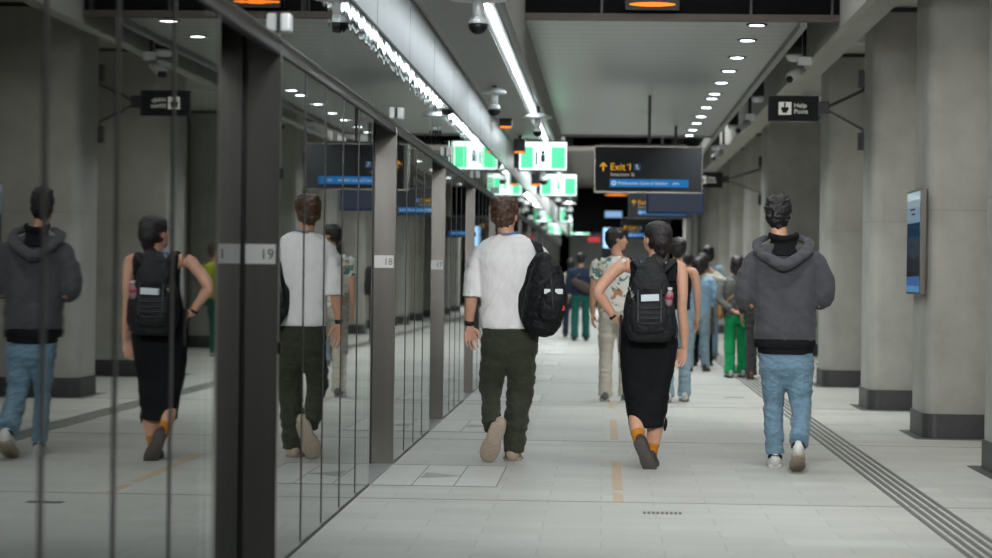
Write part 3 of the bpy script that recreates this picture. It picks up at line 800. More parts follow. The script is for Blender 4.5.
def shoe(heel, toe, up, parent, mu, ms, L=.285, w=.05, high=.055, accent=None, label=None):
    """heel/toe are points on the sole's underside; up points from sole to ankle"""
    heel = Vector(heel); d = (Vector(toe) - heel).normalized(); up = Vector(up); up = (up - d * up.dot(d)).normalized(); s = d.cross(up)
    Mx = Matrix((s, d, up)).transposed()
    def q(x, y, z): return heel + Mx @ Vector((x, y, z))
    prof = [(0, .55), (.06, .8), (.2, .86), (.42, .82), (.62, 1.02), (.8, .98), (.93, .72), (1, .35)]
    out = []
    for f_, ww in prof: out.append((ww * w, f_ * L))
    outline = [(x, y) for x, y in out] + [(-x, y) for x, y in reversed(out)]
    bm = bmesh.new(); lev = []
    for z, k in ((0, .93), (.006, 1.02), (.026, 1.03), (.032, .96)):
        lev.append([bm.verts.new(q(x * k, (y - L / 2) * (k * .5 + .5) + L / 2, z)) for x, y in outline])
    n = len(outline)
    for a, b in zip(lev, lev[1:]):
        for j in range(n): bm.faces.new((a[j], a[(j + 1) % n], b[(j + 1) % n], b[j]))
    bm.faces.new(lev[0]); bm.faces.new(lev[-1])
    bu = bmesh.new()
    rows = [(.035, .72, .062, high + .03), (.12, .82, .066, high + .045), (.28, .80, .06, high + .04), (.42, .78, .05, high + .015), (.58, .88, .042, high - .012), (.78, .9, .03, .030), (.94, .55, .02, .02)]
    tube(bu, [q(0, f_ * L, .02 + h * .42) for f_, ww, h0, h in rows], [(w * ww, h * .5 + .012) for f_, ww, h0, h in rows], 16, 3, side=s)
    u = obj('shoe', bu, mu, parent, True)
    if label: u['label'] = label
    obj('sole', bm, ms, u, True)
    if accent:
        bm = bmesh.new()
        tube(bm, [q(-w * .75, .09 * L, .078), q(-w * .45, -.025 * L, .085), q(w * .45, -.025 * L, .085), q(w * .75, .09 * L, .078)], [(.010, .016)] * 4, 8, 3); obj('heel_tab', bm, accent, u, True)
    return u

class Person:
    def __init__(s, label, px, py, Y=None, feet=None, cat='person', group=None):
        """px,py: pixel of the ground contact"""
        d = RW @ Vector((px - 496, 279 - py, -F)); k = -1.3 / d.z; p = EYE + d * k
        s.Y = p.y if Y is None else Y
        s.root = thing('person', label, cat, (p.x if Y is None else at(px, py, Y).x, s.Y, 0), group); s.o = Vector(s.root.location); s.ppm = F / s.Y
    def __call__(s, px, py, dy=0): return at(px, py, s.Y + dy) - s.o
    def row(s, py, xl, xr, ry, cy=0):
        a = s(xl, py, cy); b = s(xr, py, cy); return ((a.z + b.z) / 2, (a.x + b.x) / 2, cy, abs(b.x - a.x) / 2, ry)
def R3(yaw=0, pitch=0, roll=0):
    return Matrix.Rotation(math.radians(yaw), 3, 'Z') @ Matrix.Rotation(math.radians(pitch), 3, 'X') @ Matrix.Rotation(math.radians(roll), 3, 'Y')
def hair(name, c, rot, blobs, m, parent, amp=.006, fr=45, voxel=.007, it=3):
    bm = bmesh.new()
    for p, r in blobs: ell(bm, Vector(c) + rot @ Vector(p), r, rot)
    def f(co):
        p = co * fr; return amp * (noise.noise(p) + .6 * noise.noise(p * 2.3))
    return fuse(name, bm, voxel, m, parent, it, f)
CROP = [((0, -.022, .052), (.092, .104, .082)), ((0, -.052, .005), (.084, .074, .082)), ((0, .035, .092), (.066, .055, .038)), ((-.064, -.018, .044), (.022, .042, .042)), ((.064, -.018, .044), (.022, .042, .042)), ((0, -.06, .03), (.08, .068, .075)), ((0, -.062, -.04), (.058, .04, .05))]

# materials
WTEE = cloth('white_cotton', 'e2e0de', .04, fold=.6, fs=7, stretch=(1, 1, .5))
OLIVE = cloth('olive_cotton', '34372a', .12, fold=.7, fs=10)
HOOD = cloth('charcoal_fleece', '48484c', .16, fold=.5, fs=7, fine=.5)
BLK = cloth('black_jersey', '0e0f12', .12, fold=.6, fs=8, sheen=0)
JEAN = cloth('washed_denim', '6a8798', .22, fold=.7, fs=11, fine=.4, stretch=(1, 1, 1.6))
JEANL = cloth('pale_denim', '8a9faa', .18, fold=.6, fs=10)
CREAM = cloth('cream_cotton', 'b9b3a5', .06, fold=.5)
GREEN = cloth('bright_green_cotton', '12985a', .12, fold=.6)
TEALC = cloth('teal_cotton', '1a5c52', .1); NAVYC = cloth('navy_cotton', '243247', .1); GREYC = cloth('grey_knit', '62645f', .1)
BROWNC = cloth('brown_wool', '4f443c', .1); SKYC = cloth('sky_blue_cotton', '86a7bd', .08); IVORY = cloth('ivory_knit', 'b9b4a4', .06); DKGREY = cloth('dark_grey_cotton', '3d3a3a', .12)
PACK = cloth('black_nylon', '131416', .18, rough=.6, fold=.8, fs=12, fine=.5, sheen=0); PACKG = cloth('charcoal_nylon', '1e2022', .15, rough=.65, fold=.7, fs=10, fine=.4, sheen=0)
WEB = mat('black_webbing', '17181a', .6, 0, .1)
H_BR = hairm('brown_hair', '4a3427'); H_BK = hairm('black_hair', '191516', 70); H_DK = hairm('dark_hair', '241d1b', 50); H_SL = hairm('sleek_black_hair', '1e1819', 90)
RUB = mat('sole_rubber', '9a8c7c', .7, 0, .15, 60, .3, 120); RUBD = mat('dark_sole', '4c4742', .7, 0, .2, 80, .4, 150); BEIGE = mat('beige_suede', 'a69583', .8, 0, .1, 20, .1); WLEA = mat('white_leather', 'c9c8c4', .45, 0, .05)
BRLEA = mat('brown_canvas', '43352d', .7, 0, .1); MUST = cloth('mustard_knit', 'b9791f', .1, fold=.3); LAN = mat('blue_lanyard', '2f86c4', .6, 0, 0); PAPER = mat('paper', 'c3cdd0', .6, 0, .05)
VX = .006

# ---- man in the white T-shirt ------------------------------------------------
P = Person('man in white T-shirt and olive trousers with a black backpack on one shoulder', 512, 460.5); r = P.root
hc = P(505, 216, .02); hr = R3(-12, 4, 0)
bm = bmesh.new(); nk = P(508, 243, -.01)
head_parts(bm, hc, hr, 1.05, nk, .058)
rings(bm, [P.row(250, 487, 535, .05), P.row(270, 484, 536, .09), P.row(300, 487, 532, .085), P.row(330, 488, 532, .08), P.row(348, 488, 532, .085)])
tube(bm, [P(500, 250, 0), P(483, 256, 0), P(474, 282, -.01), P(471, 300, .0), P(469, 322, .05)], [.05, .057, .050, .046, (.033, .027)])
hand(bm, P(469.5, 325, .055), (.08, .1, -1), (.5, -1, 0), (1, 0, 0), .35, 1.12)
tube(bm, [P(516, 250, 0), P(536, 256, 0), P(543, 285, .05), P(541, 288, .26), P(536, 262, .30)], [.05, .055, .044, .038, .025])
hand(bm, P(536, 260, .30), (-.2, -.1, 1), (-.2, -1, 0), (-1, 0, 0), .9)
tube(bm, [P(497, 345, 0), P(491, 388, .06), P(492, 418, -.16)], [.065, .042, .03]); tube(bm, [P(522, 345, 0), P(520, 392, .02), P(514.5, 448, .0)], [.065, .042, .03])
body = fuse('body', bm, VX * .7, SKIN, r, 5)
face_bits(hc, hr, 1.05, body, H_BR)
hair('hair', hc, hr, CROP + [((0, -.01, .105), (.08, .088, .038)), ((-.03, -.05, .07), (.06, .06, .05)), ((.04, .0, .06), (.058, .07, .05))], H_BR, r, .014, 34)
bm = bmesh.new()
rings(bm, [P.row(234.5, 497, 520, .05), P.row(238, 489, 529, .075), P.row(244, 481.5, 538, .095), P.row(252, 478, 541, .115), P.row(264, 477, 542, .13), P.row(285, 479, 541, .135), P.row(305, 480, 540, .13), P.row(321, 480, 539, .13), P.row(329, 482, 538, .13)], power=2.5)
tube(bm, [P(494, 250, 0), P(482.5, 254, 0), P(477, 268, 0), P(473.5, 284, -.01), P(472.5, 297, -.01)], [.055, .066, .072, (.074, .078), (.078, .085)], cap=False)
tube(bm, [P(524, 250, 0), P(537, 254, 0), P(543, 268, .03), P(545, 284, .08)], [.055, .066, .07, (.07, .08)], cap=False)
tee = fuse('t_shirt', bm, .0075, WTEE, r, 7, lambda c: wr(.010, 2.2, 5.5, 3, False, .8)(c) + wr(.006, 5, 9, 9, True, -1.2)(c))
bm = bmesh.new(); tube(bm, [P(498, 237, -.03), P(508, 238.5, -.068), P(519, 236.5, -.03)], [(.012, .006)] * 3, 10, 4); obj('collar', bm, WTEE, tee, True)
bm = bmesh.new(); tube(bm, [P(500, 232.5, -.04), P(508, 234, -.066), P(517, 232, -.04)], [(.009, .004)] * 3, 8, 4); o = obj('lanyard', bm, LAN, r, True); o['label'] = 'blue lanyard round the neck'
bm = bmesh.new()
rings(bm, [P.row(322, 484, 536, .10), P.row(333, 481.5, 538, .115), P.row(348, 480, 538, .125), P.row(358, 483, 535, .11), P.row(365, 492, 526, .075), P.row(370, 502, 516, .03)], power=2.4)
tube(bm, [P(498, 340, 0), P(494, 362, .02), P(491.5, 384, .06), P(491.5, 400, -.03), P(491.5, 416, -.13), P(492, 428, -.20)], [.11, (.096, .115), (.088, .10), (.066, .085), (.066, .085), (.062, .08)], cap=False)
tube(bm, [P(520, 340, 0), P(521, 364, .01), P(520.5, 390, .03), P(517, 415, .01), P(515, 437, 0), P(514.5, 452, 0)], [.11, (.104, .12), (.094, .105), (.088, .10), (.08, .09), (.074, .09)], cap=False)
fuse('trousers', bm, .0075, OLIVE, r, 6, lambda c: wr(.010, 4, 12, 5, True)(c) * (1.3 if .18 < c.z < .55 else .7) + wr(.006, 8, 18, 2)(c))
shoe(P(499, 424, -.27), P(486.5, 459, -.22), (.15, 1, .3), r, BEIGE, RUB, .285, .064, label='beige trainer with the sole turned back')
shoe(P(512.5, 463, -.05), P(513.5, 460, .28), (0, 0, 1), r, BEIGE, RUB, .31, .070, .065)
t = thing('wristwatch', 'dark wristwatch on the white shirt man\'s left wrist', 'watch', r.location)
bm = bmesh.new(); tube(bm, [P(469.3, 320.5, .045), P(468.8, 324.5, .052)], [(.034, .030)] * 2, 16, 2, False); obj('strap', bm, WEB, t, True)
bm = bmesh.new(); ell(bm, P(465, 322.5, .04), (.008, .018, .018)); obj('dial', bm, M['steel'], t, True)

# backpack hanging from one shoulder
t = thing('backpack', 'black backpack hanging from the white shirt man\'s right shoulder', 'backpack', r.location)
bm = bmesh.new(); dy = -.20
tube(bm, [P(543, 262, dy + .02), P(546, 275, dy), P(546, 297, dy - .02), P(542, 316, dy), P(540, 322, dy)], [(.07, .07), (.12, .095), (.150, .115), (.145, .12), (.135, .10)], 20, 4)
fuse('bag', bm, .008, PACK, t, 3, wr(.007, 7, 12, 8, True))
bm = bmesh.new(); tube(bm, [P(551, 284, dy - .10), P(552, 300, dy - .13), P(548, 317, dy - .12)], [(.06, .03), (.085, .04), (.08, .03)], 16, 4); fuse('front_pocket', bm, .007, PACK, t, 3, wr(.004, 8, 14, 2))
bm = bmesh.new(); tube(bm, [P(531, 243, .08), P(533, 239.5, -.01), P(538, 246, -.10), P(543, 262, -.15), P(546, 268, -.19)], [(.028, .008)] * 5, 12, 5); obj('shoulder_strap', bm, PACK, t, True)
bm = bmesh.new(); tube(bm, [P(540, 251, -.14), P(529, 272, -.11), P(522, 295, -.12), P(523, 318, -.14), P(532, 326, -.18)], [(.014, .018), (.024, .015), (.026, .015), (.022, .015), (.018, .012)], 12, 5); obj('second_strap', bm, PACK, t, True)
bm = bmesh.new(); tube(bm, [P(539, 262, dy), P(541, 253, dy + .02), P(546, 262, dy)], [.008] * 3, 8, 4); obj('grab_handle', bm, WEB, t, True)
for xa, xb in ((544, 551), (555, 563)):
    a = P(xa, 294, dy - .152); b = P(xb, 289, dy - .152); bm = bx(a.x, b.x, a.y, a.y + .03, a.z, b.z, .003); o = obj('reflective_patch', bm, M['white_metal'], t); o['label'] = 'pale reflective patch'
bm = bmesh.new(); a = P(553, 310, dy - .17); b = P(551, 278, dy - .12); tube(bm, [b, (a + b) / 2 + V(0, -.025, 0), a], [(.008, .003)] * 3, 8, 3); obj('buckle_strap', bm, WEB, t, True)
bm = bmesh.new(); a = P(563, 308, dy - .10); ell(bm, a, (.012, .02, .02)); o = obj('red_badge', bm, M['red'], t, True); o['label'] = 'small red badge'

# ---- woman in black ----------------------------------------------------------
P = Person('woman in long black sleeveless dress with hand on hip, black backpack and mustard socks', 650.5, 467); r = P.root
hc = P(656, 239.5, .01); hr = R3(38, 6, 0)
bm = bmesh.new(); nk = P(655, 266, 0)
head_parts(bm, hc, hr, 1.0, nk, .048)
rings(bm, [P.row(264, 640, 669, .045), P.row(269, 629, 677, .05), P.row(278, 631, 675, .075), P.row(292, 632, 673, .085), P.row(310, 632, 670, .075), P.row(330, 630, 668, .075), P.row(350, 626, 672, .08)])
tube(bm, [P(637, 268, 0), P(622, 266, 0), P(609, 277, -.03), P(598, 292, -.06), P(603, 300, -.04), P(616, 319, -.02)], [.045, .048, (.042, .045), (.038, .038), (.036, .036), (.024, .022)])
hand(bm, P(616, 318.5, -.02), (.75, .55, -.5), (1, -.2, .3), (0, -.6, 1), .5, .93)
tube(bm, [P(668, 268, 0), P(680, 268, 0), P(682.5, 290, -.02), P(682, 310, -.01), P(684, 330, .02), P(684.5, 346, .04)], [.045, .046, (.038, .042), .034, (.033, .034), (.024, .021)])
hand(bm, P(684.5, 347, .045), (-.30, .1, -1), (-.5, -1, 0), (-1, 0, 0), .45, 1.02)
tube(bm, [P(636, 350, 0), P(638, 395, .03), P(636.5, 424, -.08), P(639.5, 441, -.17)], [.085, .062, .054, .034])
tube(bm, [P(660, 350, 0), P(660, 395, .03), P(655.5, 425, .0), P(651, 458, .0)], [.085, .062, .056, .034])
body = fuse('body', bm, VX * .7, SKIN, r, 5)
face_bits(hc, hr, 1.0, body, H_BK)
hm = hair('hair', hc, hr, [((0, -.022, .048), (.092, .106, .084)), ((0, -.052, .0), (.086, .082, .080)), ((0, .030, .080), (.066, .054, .036)), ((.05, -.03, -.02), (.030, .05, .045)), ((-.05, -.03, -.02), (.030, .05, .045)), ((0, -.065, -.062), (.052, .045, .05)), ((0, -.062, -.10), (.036, .032, .04))], H_SL, r, .004, 40)
bm = bmesh.new(); a = P(656, 259, -.09); ell(bm, a, (.045, .035, .032)); tube(bm, [a, P(655.5, 263, -.14), P(654, 272, -.17)], [.04, (.068, .035), (.030, .02)], 14, 4); fuse('ponytail', bm, .006, H_SL, hm, 2, lambda c: .004 * noise.noise(c * 60))
g = bmesh.new()
def HP(x, y, z): return hc + hr @ (Vector((x, y, z)) * 1.0)
for q in (-1, 1):
    tube(g, [HP(q * .052 + .022 * math.cos(a_ * PI / 6), .100 - abs(q * .03) * .2, .004 + .018 * math.sin(a_ * PI / 6)) for a_ in range(13)] if False else [HP(q * .033 + .024 * math.cos(a_ * PI / 6), .098, .004 + .019 * math.sin(a_ * PI / 6)) for a_ in range(13)], [.0018] * 13, 6, 1, False)
    tube(g, [HP(q * .057, .098, .01), HP(q * .078, .06, .01), HP(q * .083, -.01, .006)], [.0018] * 3, 6, 2)
tube(g, [HP(-.009, .1, .006), HP(.009, .1, .006)], [.0018] * 2, 6, 1)
tag(obj('eyeglasses', g, M['black'], None, True), 'thin dark eyeglasses worn by the woman in black', 'eyeglasses').location = r.location
bm = bmesh.new()
rings(bm, [P.row(268, 634, 672, .070, .0), P.row(275, 630.5, 676, .085), P.row(285, 629, 677, .10), P.row(297, 628, 676.5, .105), P.row(312, 625, 674.5, .10), P.row(330, 620.5, 677, .11), P.row(348, 620, 678, .125), P.row(366, 620.5, 675.5, .12), P.row(388, 622.5, 670.5, .12), P.row(408, 626, 667.5, .12), P.row(421, 628, 664.5, .12), P.row(427, 629.5, 663.5, .12)], power=2.3)
for xa, xb, xc_ in ((636, 634.5, 637), (671, 673.5, 670.5)):
    tube(bm, [P(xc_, 280, .085), P(xb, 264.5, .045), P(xa, 260.3, 0), P(xb, 265, -.05), P(xc_, 280, -.08)], [(.045, .012), (.035, .010), (.032, .010), (.035, .010), (.045, .012)], 12, 4)
fuse('dress', bm, .0075, BLK, r, 5, lambda c: wr(.007, 3, 7, 4, True, .6)(c) if c.z < .9 else wr(.004, 6, 10, 2)(c))
bm = bmesh.new(); tube(bm, [P(660, 412, .09), P(664, 422, .04), P(665, 431, .0)], [(.03, .010), (.028, .008), (.006, .004)], 10, 3); fuse('dress_slit_flap', bm, .005, BLK, r, 2)
for a, b, c in ((P(637.5, 432, -.12), P(638.7, 438, -.15), P(639.6, 443, -.185)), (P(652.8, 443, .0), P(651.5, 450, 0), P(651, 458, 0))):
    bm = bmesh.new(); tube(bm, [a, b, c], [.050, .044, .040], 14, 4, False); o = obj('sock', bm, MUST, r, True); o['label'] = 'mustard yellow sock'
shoe(P(637.5, 441, -.235), P(650.5, 470.3, -.20), (.25, 1, .3), r, BRLEA, RUBD, .25, .047, label='brown shoe lifted with its dark sole showing')
shoe(P(651, 467.5, -.05), P(653, 465, .22), (0, 0, 1), r, BRLEA, RUBD, .255, .047)
bm = bmesh.new(); tube(bm, [P(633, 447, -.2), P(630, 455, -.2), P(633, 458, -.2), P(636, 452, -.2)], [.003] * 4, 6, 4); obj('shoelace', bm, WLEA, r, True)
bm = bmesh.new(); tube(bm, [P(652, 261, -.0), P(646, 258, .02), P(643, 262, .06)], [(.010, .004)] * 3, 8, 3); o = obj('lanyard', bm, LAN, r, True); o['label'] = 'blue lanyard at the neck'
bm = bmesh.new(); tube(bm, [P(612.2, 315.5, -.025), P(613.8, 317.3, -.022)], [(.029, .027)] * 2, 14, 2, False); tag(obj('bracelet', bm, WEB, None, True), 'dark bracelet on the wrist of the woman in black', 'bracelet').location = r.location
# her backpack
t = thing('backpack', 'charcoal rucksack with drawstring top worn by the woman in black', 'backpack', r.location)
bm = bmesh.new()
rings(bm, [P.row(342, 636, 664, .07, -.21), P.row(338, 628, 671, .095, -.22), P.row(328, 624, 675.5, .105, -.225), P.row(312, 623.5, 675.5, .105, -.225), P.row(298, 625.5, 673.5, .10, -.22), P.row(284, 631, 669, .09, -.21), P.row(272, 636, 665, .07, -.19), P.row(264, 642, 660, .04, -.17)], power=2.8)
fuse('bag', bm, .0075, PACKG, t, 4, wr(.006, 7, 10, 3, True))
bm = bmesh.new(); tube(bm, [P(650, 262, -.17), P(650, 272, -.24), P(650, 284, -.30), P(650, 294, -.31)], [(.05, .035), (.095, .05), (.115, .045), (.118, .028)], 20, 4); fuse('top_flap', bm, .007, PACKG, t, 3, wr(.005, 6, 12, 5, True))
bm = bmesh.new(); tube(bm, [P(649, 304, -.335), P(649, 318, -.345), P(649, 330, -.335)], [(.115, .025), (.125, .035), (.11, .025)], 20, 4); fuse('front_pocket', bm, .007, PACKG, t, 3, wr(.003, 6, 12, 1))
for k in range(4):
    bm = bmesh.new(); z = 308 + k * 5; tube(bm, [P(636, z, -.37), P(650, z + .6, -.385), P(663, z, -.37)], [(.006, .003)] * 3, 8, 4, side=(0, 0, 1)); obj('webbing_strap', bm, WEB, t, True)
for x in (638, 661):
    bm = bmesh.new(); tube(bm, [P(x, 290, -.34), P(x, 305, -.365), P(x, 322, -.385)], [(.010, .003)] * 3, 8, 4); obj('buckle_strap', bm, WEB, t, True)
for pts in ([P(633.5, 263, .08), P(633.5, 257.5, 0), P(636.5, 262, -.08), P(643, 270, -.15)], [P(672.5, 265, .08), P(673.5, 259.5, 0), P(670, 264, -.08), P(661, 272, -.15)]):
    bm = bmesh.new(); tube(bm, pts, [(.027, .008)] * 4, 12, 5); obj('shoulder_strap', bm, PACKG, t, True)
for pts in ([P(621, 315, -.06), P(620, 335, -.10), P(619.5, 352, -.10)], [P(675, 318, -.10), P(677, 330, -.10), P(675, 338, -.14)]):
    bm = bmesh.new(); tube(bm, pts, [(.008, .003)] * 3, 8, 4); obj('loose_strap', bm, WEB, t, True)
a = P(641, 301, -.37); b = P(659, 294.5, -.355); bm = bx(a.x, b.x, a.y, a.y + .004, a.z, b.z); bmesh.ops.rotate(bm, verts=bm.verts, cent=(a + b) / 2, matrix=Matrix.Rotation(-.05, 3, 'Y')); tag(obj('paper_card', bm, PAPER), 'pale folded card tucked under the rucksack flap', 'card').location = r.location
def bottle(a, b, rad, m1, m2, lab, cap):
    t = thing('bottle', lab, 'bottle', r.location)
    bm = bmesh.new(); tube(bm, [a, a + (b - a) * .6, a + (b - a) * .78, a + (b - a) * .86], [rad, rad, rad * .55, rad * .5], 16, 3); obj('body', bm, m1, t, True)
    bm = bmesh.new(); cyl(bm, a + (b - a) * .86, b, rad * .6, 14); obj('cap', bm, m2, t)
    bm = bmesh.new(); tube(bm, [a + (b - a) * .25, a + (b - a) * .5], [rad * 1.04] * 2, 16, 2, False); obj('label_wrap', bm, cap, t, True)
bottle(P(668, 303, -.29), P(670, 287.5, -.30), .029, mat('pink_drink', '94747a', .2, 0, 0), WLEA, 'small pink drink bottle in the rucksack side pocket', mat('pink_label', '9f3550', .5, 0, .3, 60))
bottle(P(634, 302, -.30), P(629.5, 287, -.30), .027, mat('black_bottle', '1b1c1e', .3, 0, 0), M['steel'], 'dark flask with bright rim in the rucksack side pocket', M['steel'])

# ---- man in the hoodie -------------------------------------------------------
P = Person('man in charcoal hoodie and blue jeans walking beside the columns', 775.5, 467.5); r = P.root
hc = P(778, 216, .02); hr = R3(-4, 6, 0)
bm = bmesh.new(); nk = P(780, 246, -.01)
head_parts(bm, hc, hr, 1.05, nk, .06)
rings(bm, [P.row(256, 760, 808, .05), P.row(280, 760, 810, .09), P.row(310, 763, 808, .085), P.row(340, 764, 806, .08), P.row(352, 764, 806, .085)])
tube(bm, [P(768, 258, 0), P(755, 260, 0), P(746, 292, -.02), P(750, 303, .0), P(762, 300, .24)], [.05, .05, .042, .04, .026])
tube(bm, [P(802, 258, 0), P(815, 260, 0), P(826, 288, -.02), P(820, 302, .0), P(806, 300, .24)], [.05, .05, .042, .04, .026])
hand(bm, P(762, 300, .24), (.8, .5, 0), (0, -1, .2), (0, .3, 1), .5); hand(bm, P(806, 300, .24), (-.8, .5, 0), (0, -1, .2), (0, .3, 1), .5)
tube(bm, [P(774, 350, 0), P(773, 400, .03), P(774.5, 450, 0)], [.06, .038, .028]); tube(bm, [P(799, 350, 0), P(801, 406, -.03), P(799.5, 430, -.27)], [.06, .036, .026])
body = fuse('body', bm, VX * .7, SKIN, r, 5)
face_bits(hc, hr, 1.05, body, H_BK)
hair('hair', hc, hr, CROP + [((0, -.01, .100), (.082, .092, .044)), ((.03, .02, .115), (.045, .055, .032))], H_BK, r, .013, 40)
bm = bmesh.new()
rings(bm, [P.row(244, 765, 798, .075), P.row(250, 757, 809, .095), P.row(256, 751.5, 816, .11), P.row(266, 750, 819, .13), P.row(285, 752.5, 817.5, .14), P.row(310, 754, 816.5, .14), P.row(330, 753.5, 816, .14), P.row(341, 754, 815, .135)], power=2.5)
for sh in ([P(768, 258, 0), P(755, 261, 0), P(748.5, 272, -.01), P(745, 286, -.02), P(745.5, 298, -.01), P(752, 302, .10), P(761, 301, .20)], [P(802, 258, 0), P(814, 260, 0), P(821, 271, -.01), P(825, 284, -.02), P(824, 296, -.01), P(817, 301, .10), P(808, 300, .20)]):
    tube(bm, sh, [.06, .070, .072, .070, .070, .062, .05], cap=False)
hd = fuse('hoodie', bm, .0075, HOOD, r, 6, lambda c: wr(.010, 3, 7, 6, True, .7)(c) + wr(.005, 7, 10, 3)(c))
bm = bmesh.new()
tube(bm, [P(766, 238, .06), P(757.5, 243, -.01), P(762, 254, -.10), P(774, 261, -.165), P(784, 265.5, -.18), P(795, 260, -.165), P(806, 252, -.10), P(808.5, 242, -.01), P(798, 238, .06)], [(.02, .025), (.028, .035), (.03, .045), (.035, .05), (.036, .052), (.035, .05), (.03, .045), (.028, .035), (.02, .025)], 14, 5, side=(0, 0, 1))
fuse('hood', bm, .0075, HOOD, r, 4, wr(.008, 14, 16, 6, True))
bm = bmesh.new(); tube(bm, [P(771, 234.5, .03), P(771, 236, -.05), P(783, 238.5, -.10), P(796, 236, -.05), P(796, 234.5, .03)], [(.022, .016)] * 5, 12, 5, side=(0, 0, 1)); rings(bm, [P.row(238, 771, 796, .07, -.01), P.row(256, 766, 802, .11, -.02)]); fuse('inner_collar', bm, .007, BLK, r, 3)
bm = bmesh.new(); rings(bm, [P.row(339, 753.5, 815.5, .138), P.row(343, 753.2, 815.8, .142), P.row(347.5, 754.5, 815, .137)], power=2.5); obj('ribbed_hem', bm, BLK, r, True)
bm = bmesh.new(); rings(bm, [P.row(345, 757.5, 813.5, .125), P.row(351, 757.5, 813.5, .13), P.row(354, 759, 811, .13)], power=2.5); obj('undershirt', bm, BLK, r, True)
bm = bmesh.new()
rings(bm, [P.row(340, 761, 810, .10), P.row(354, 758, 813.5, .12), P.row(366, 758.5, 814.5, .13), P.row(374, 761, 812, .11), P.row(382, 768, 806, .08), P.row(388, 780, 794, .035)], power=2.4)
tube(bm, [P(775, 358, 0), P(773.5, 385, .02), P(773, 405, .03), P(773.7, 428, .0), P(774.7, 446, 0), P(775, 454, 0)], [.11, (.084, .105), (.070, .085), (.066, .08), (.062, .075), (.063, .075)], cap=False)
tube(bm, [P(798, 358, 0), P(799.5, 386, .0), P(801, 406, -.03), P(800.3, 422, -.18), P(799.5, 435, -.33), P(799, 442, -.40)], [.11, (.090, .105), (.072, .085), (.066, .08), (.064, .078), (.064, .075)], cap=False)
fuse('jeans', bm, .007, JEAN, r, 5, lambda c: wr(.008, 4, 14, 7, True, .5)(c) + wr(.003, 7, 20, 1)(c))
shoe(P(775, 468.5, -.06), P(774, 466, .25), (0, 0, 1), r, WLEA, WLEA, .30, .055, accent=M['black'])
shoe(P(798.7, 456.5, -.56), P(797, 470.5, -.33), (0, .5, 1), r, WLEA, RUB, .285, .052, accent=M['black'], label='white trainer lifted, tan sole facing back')

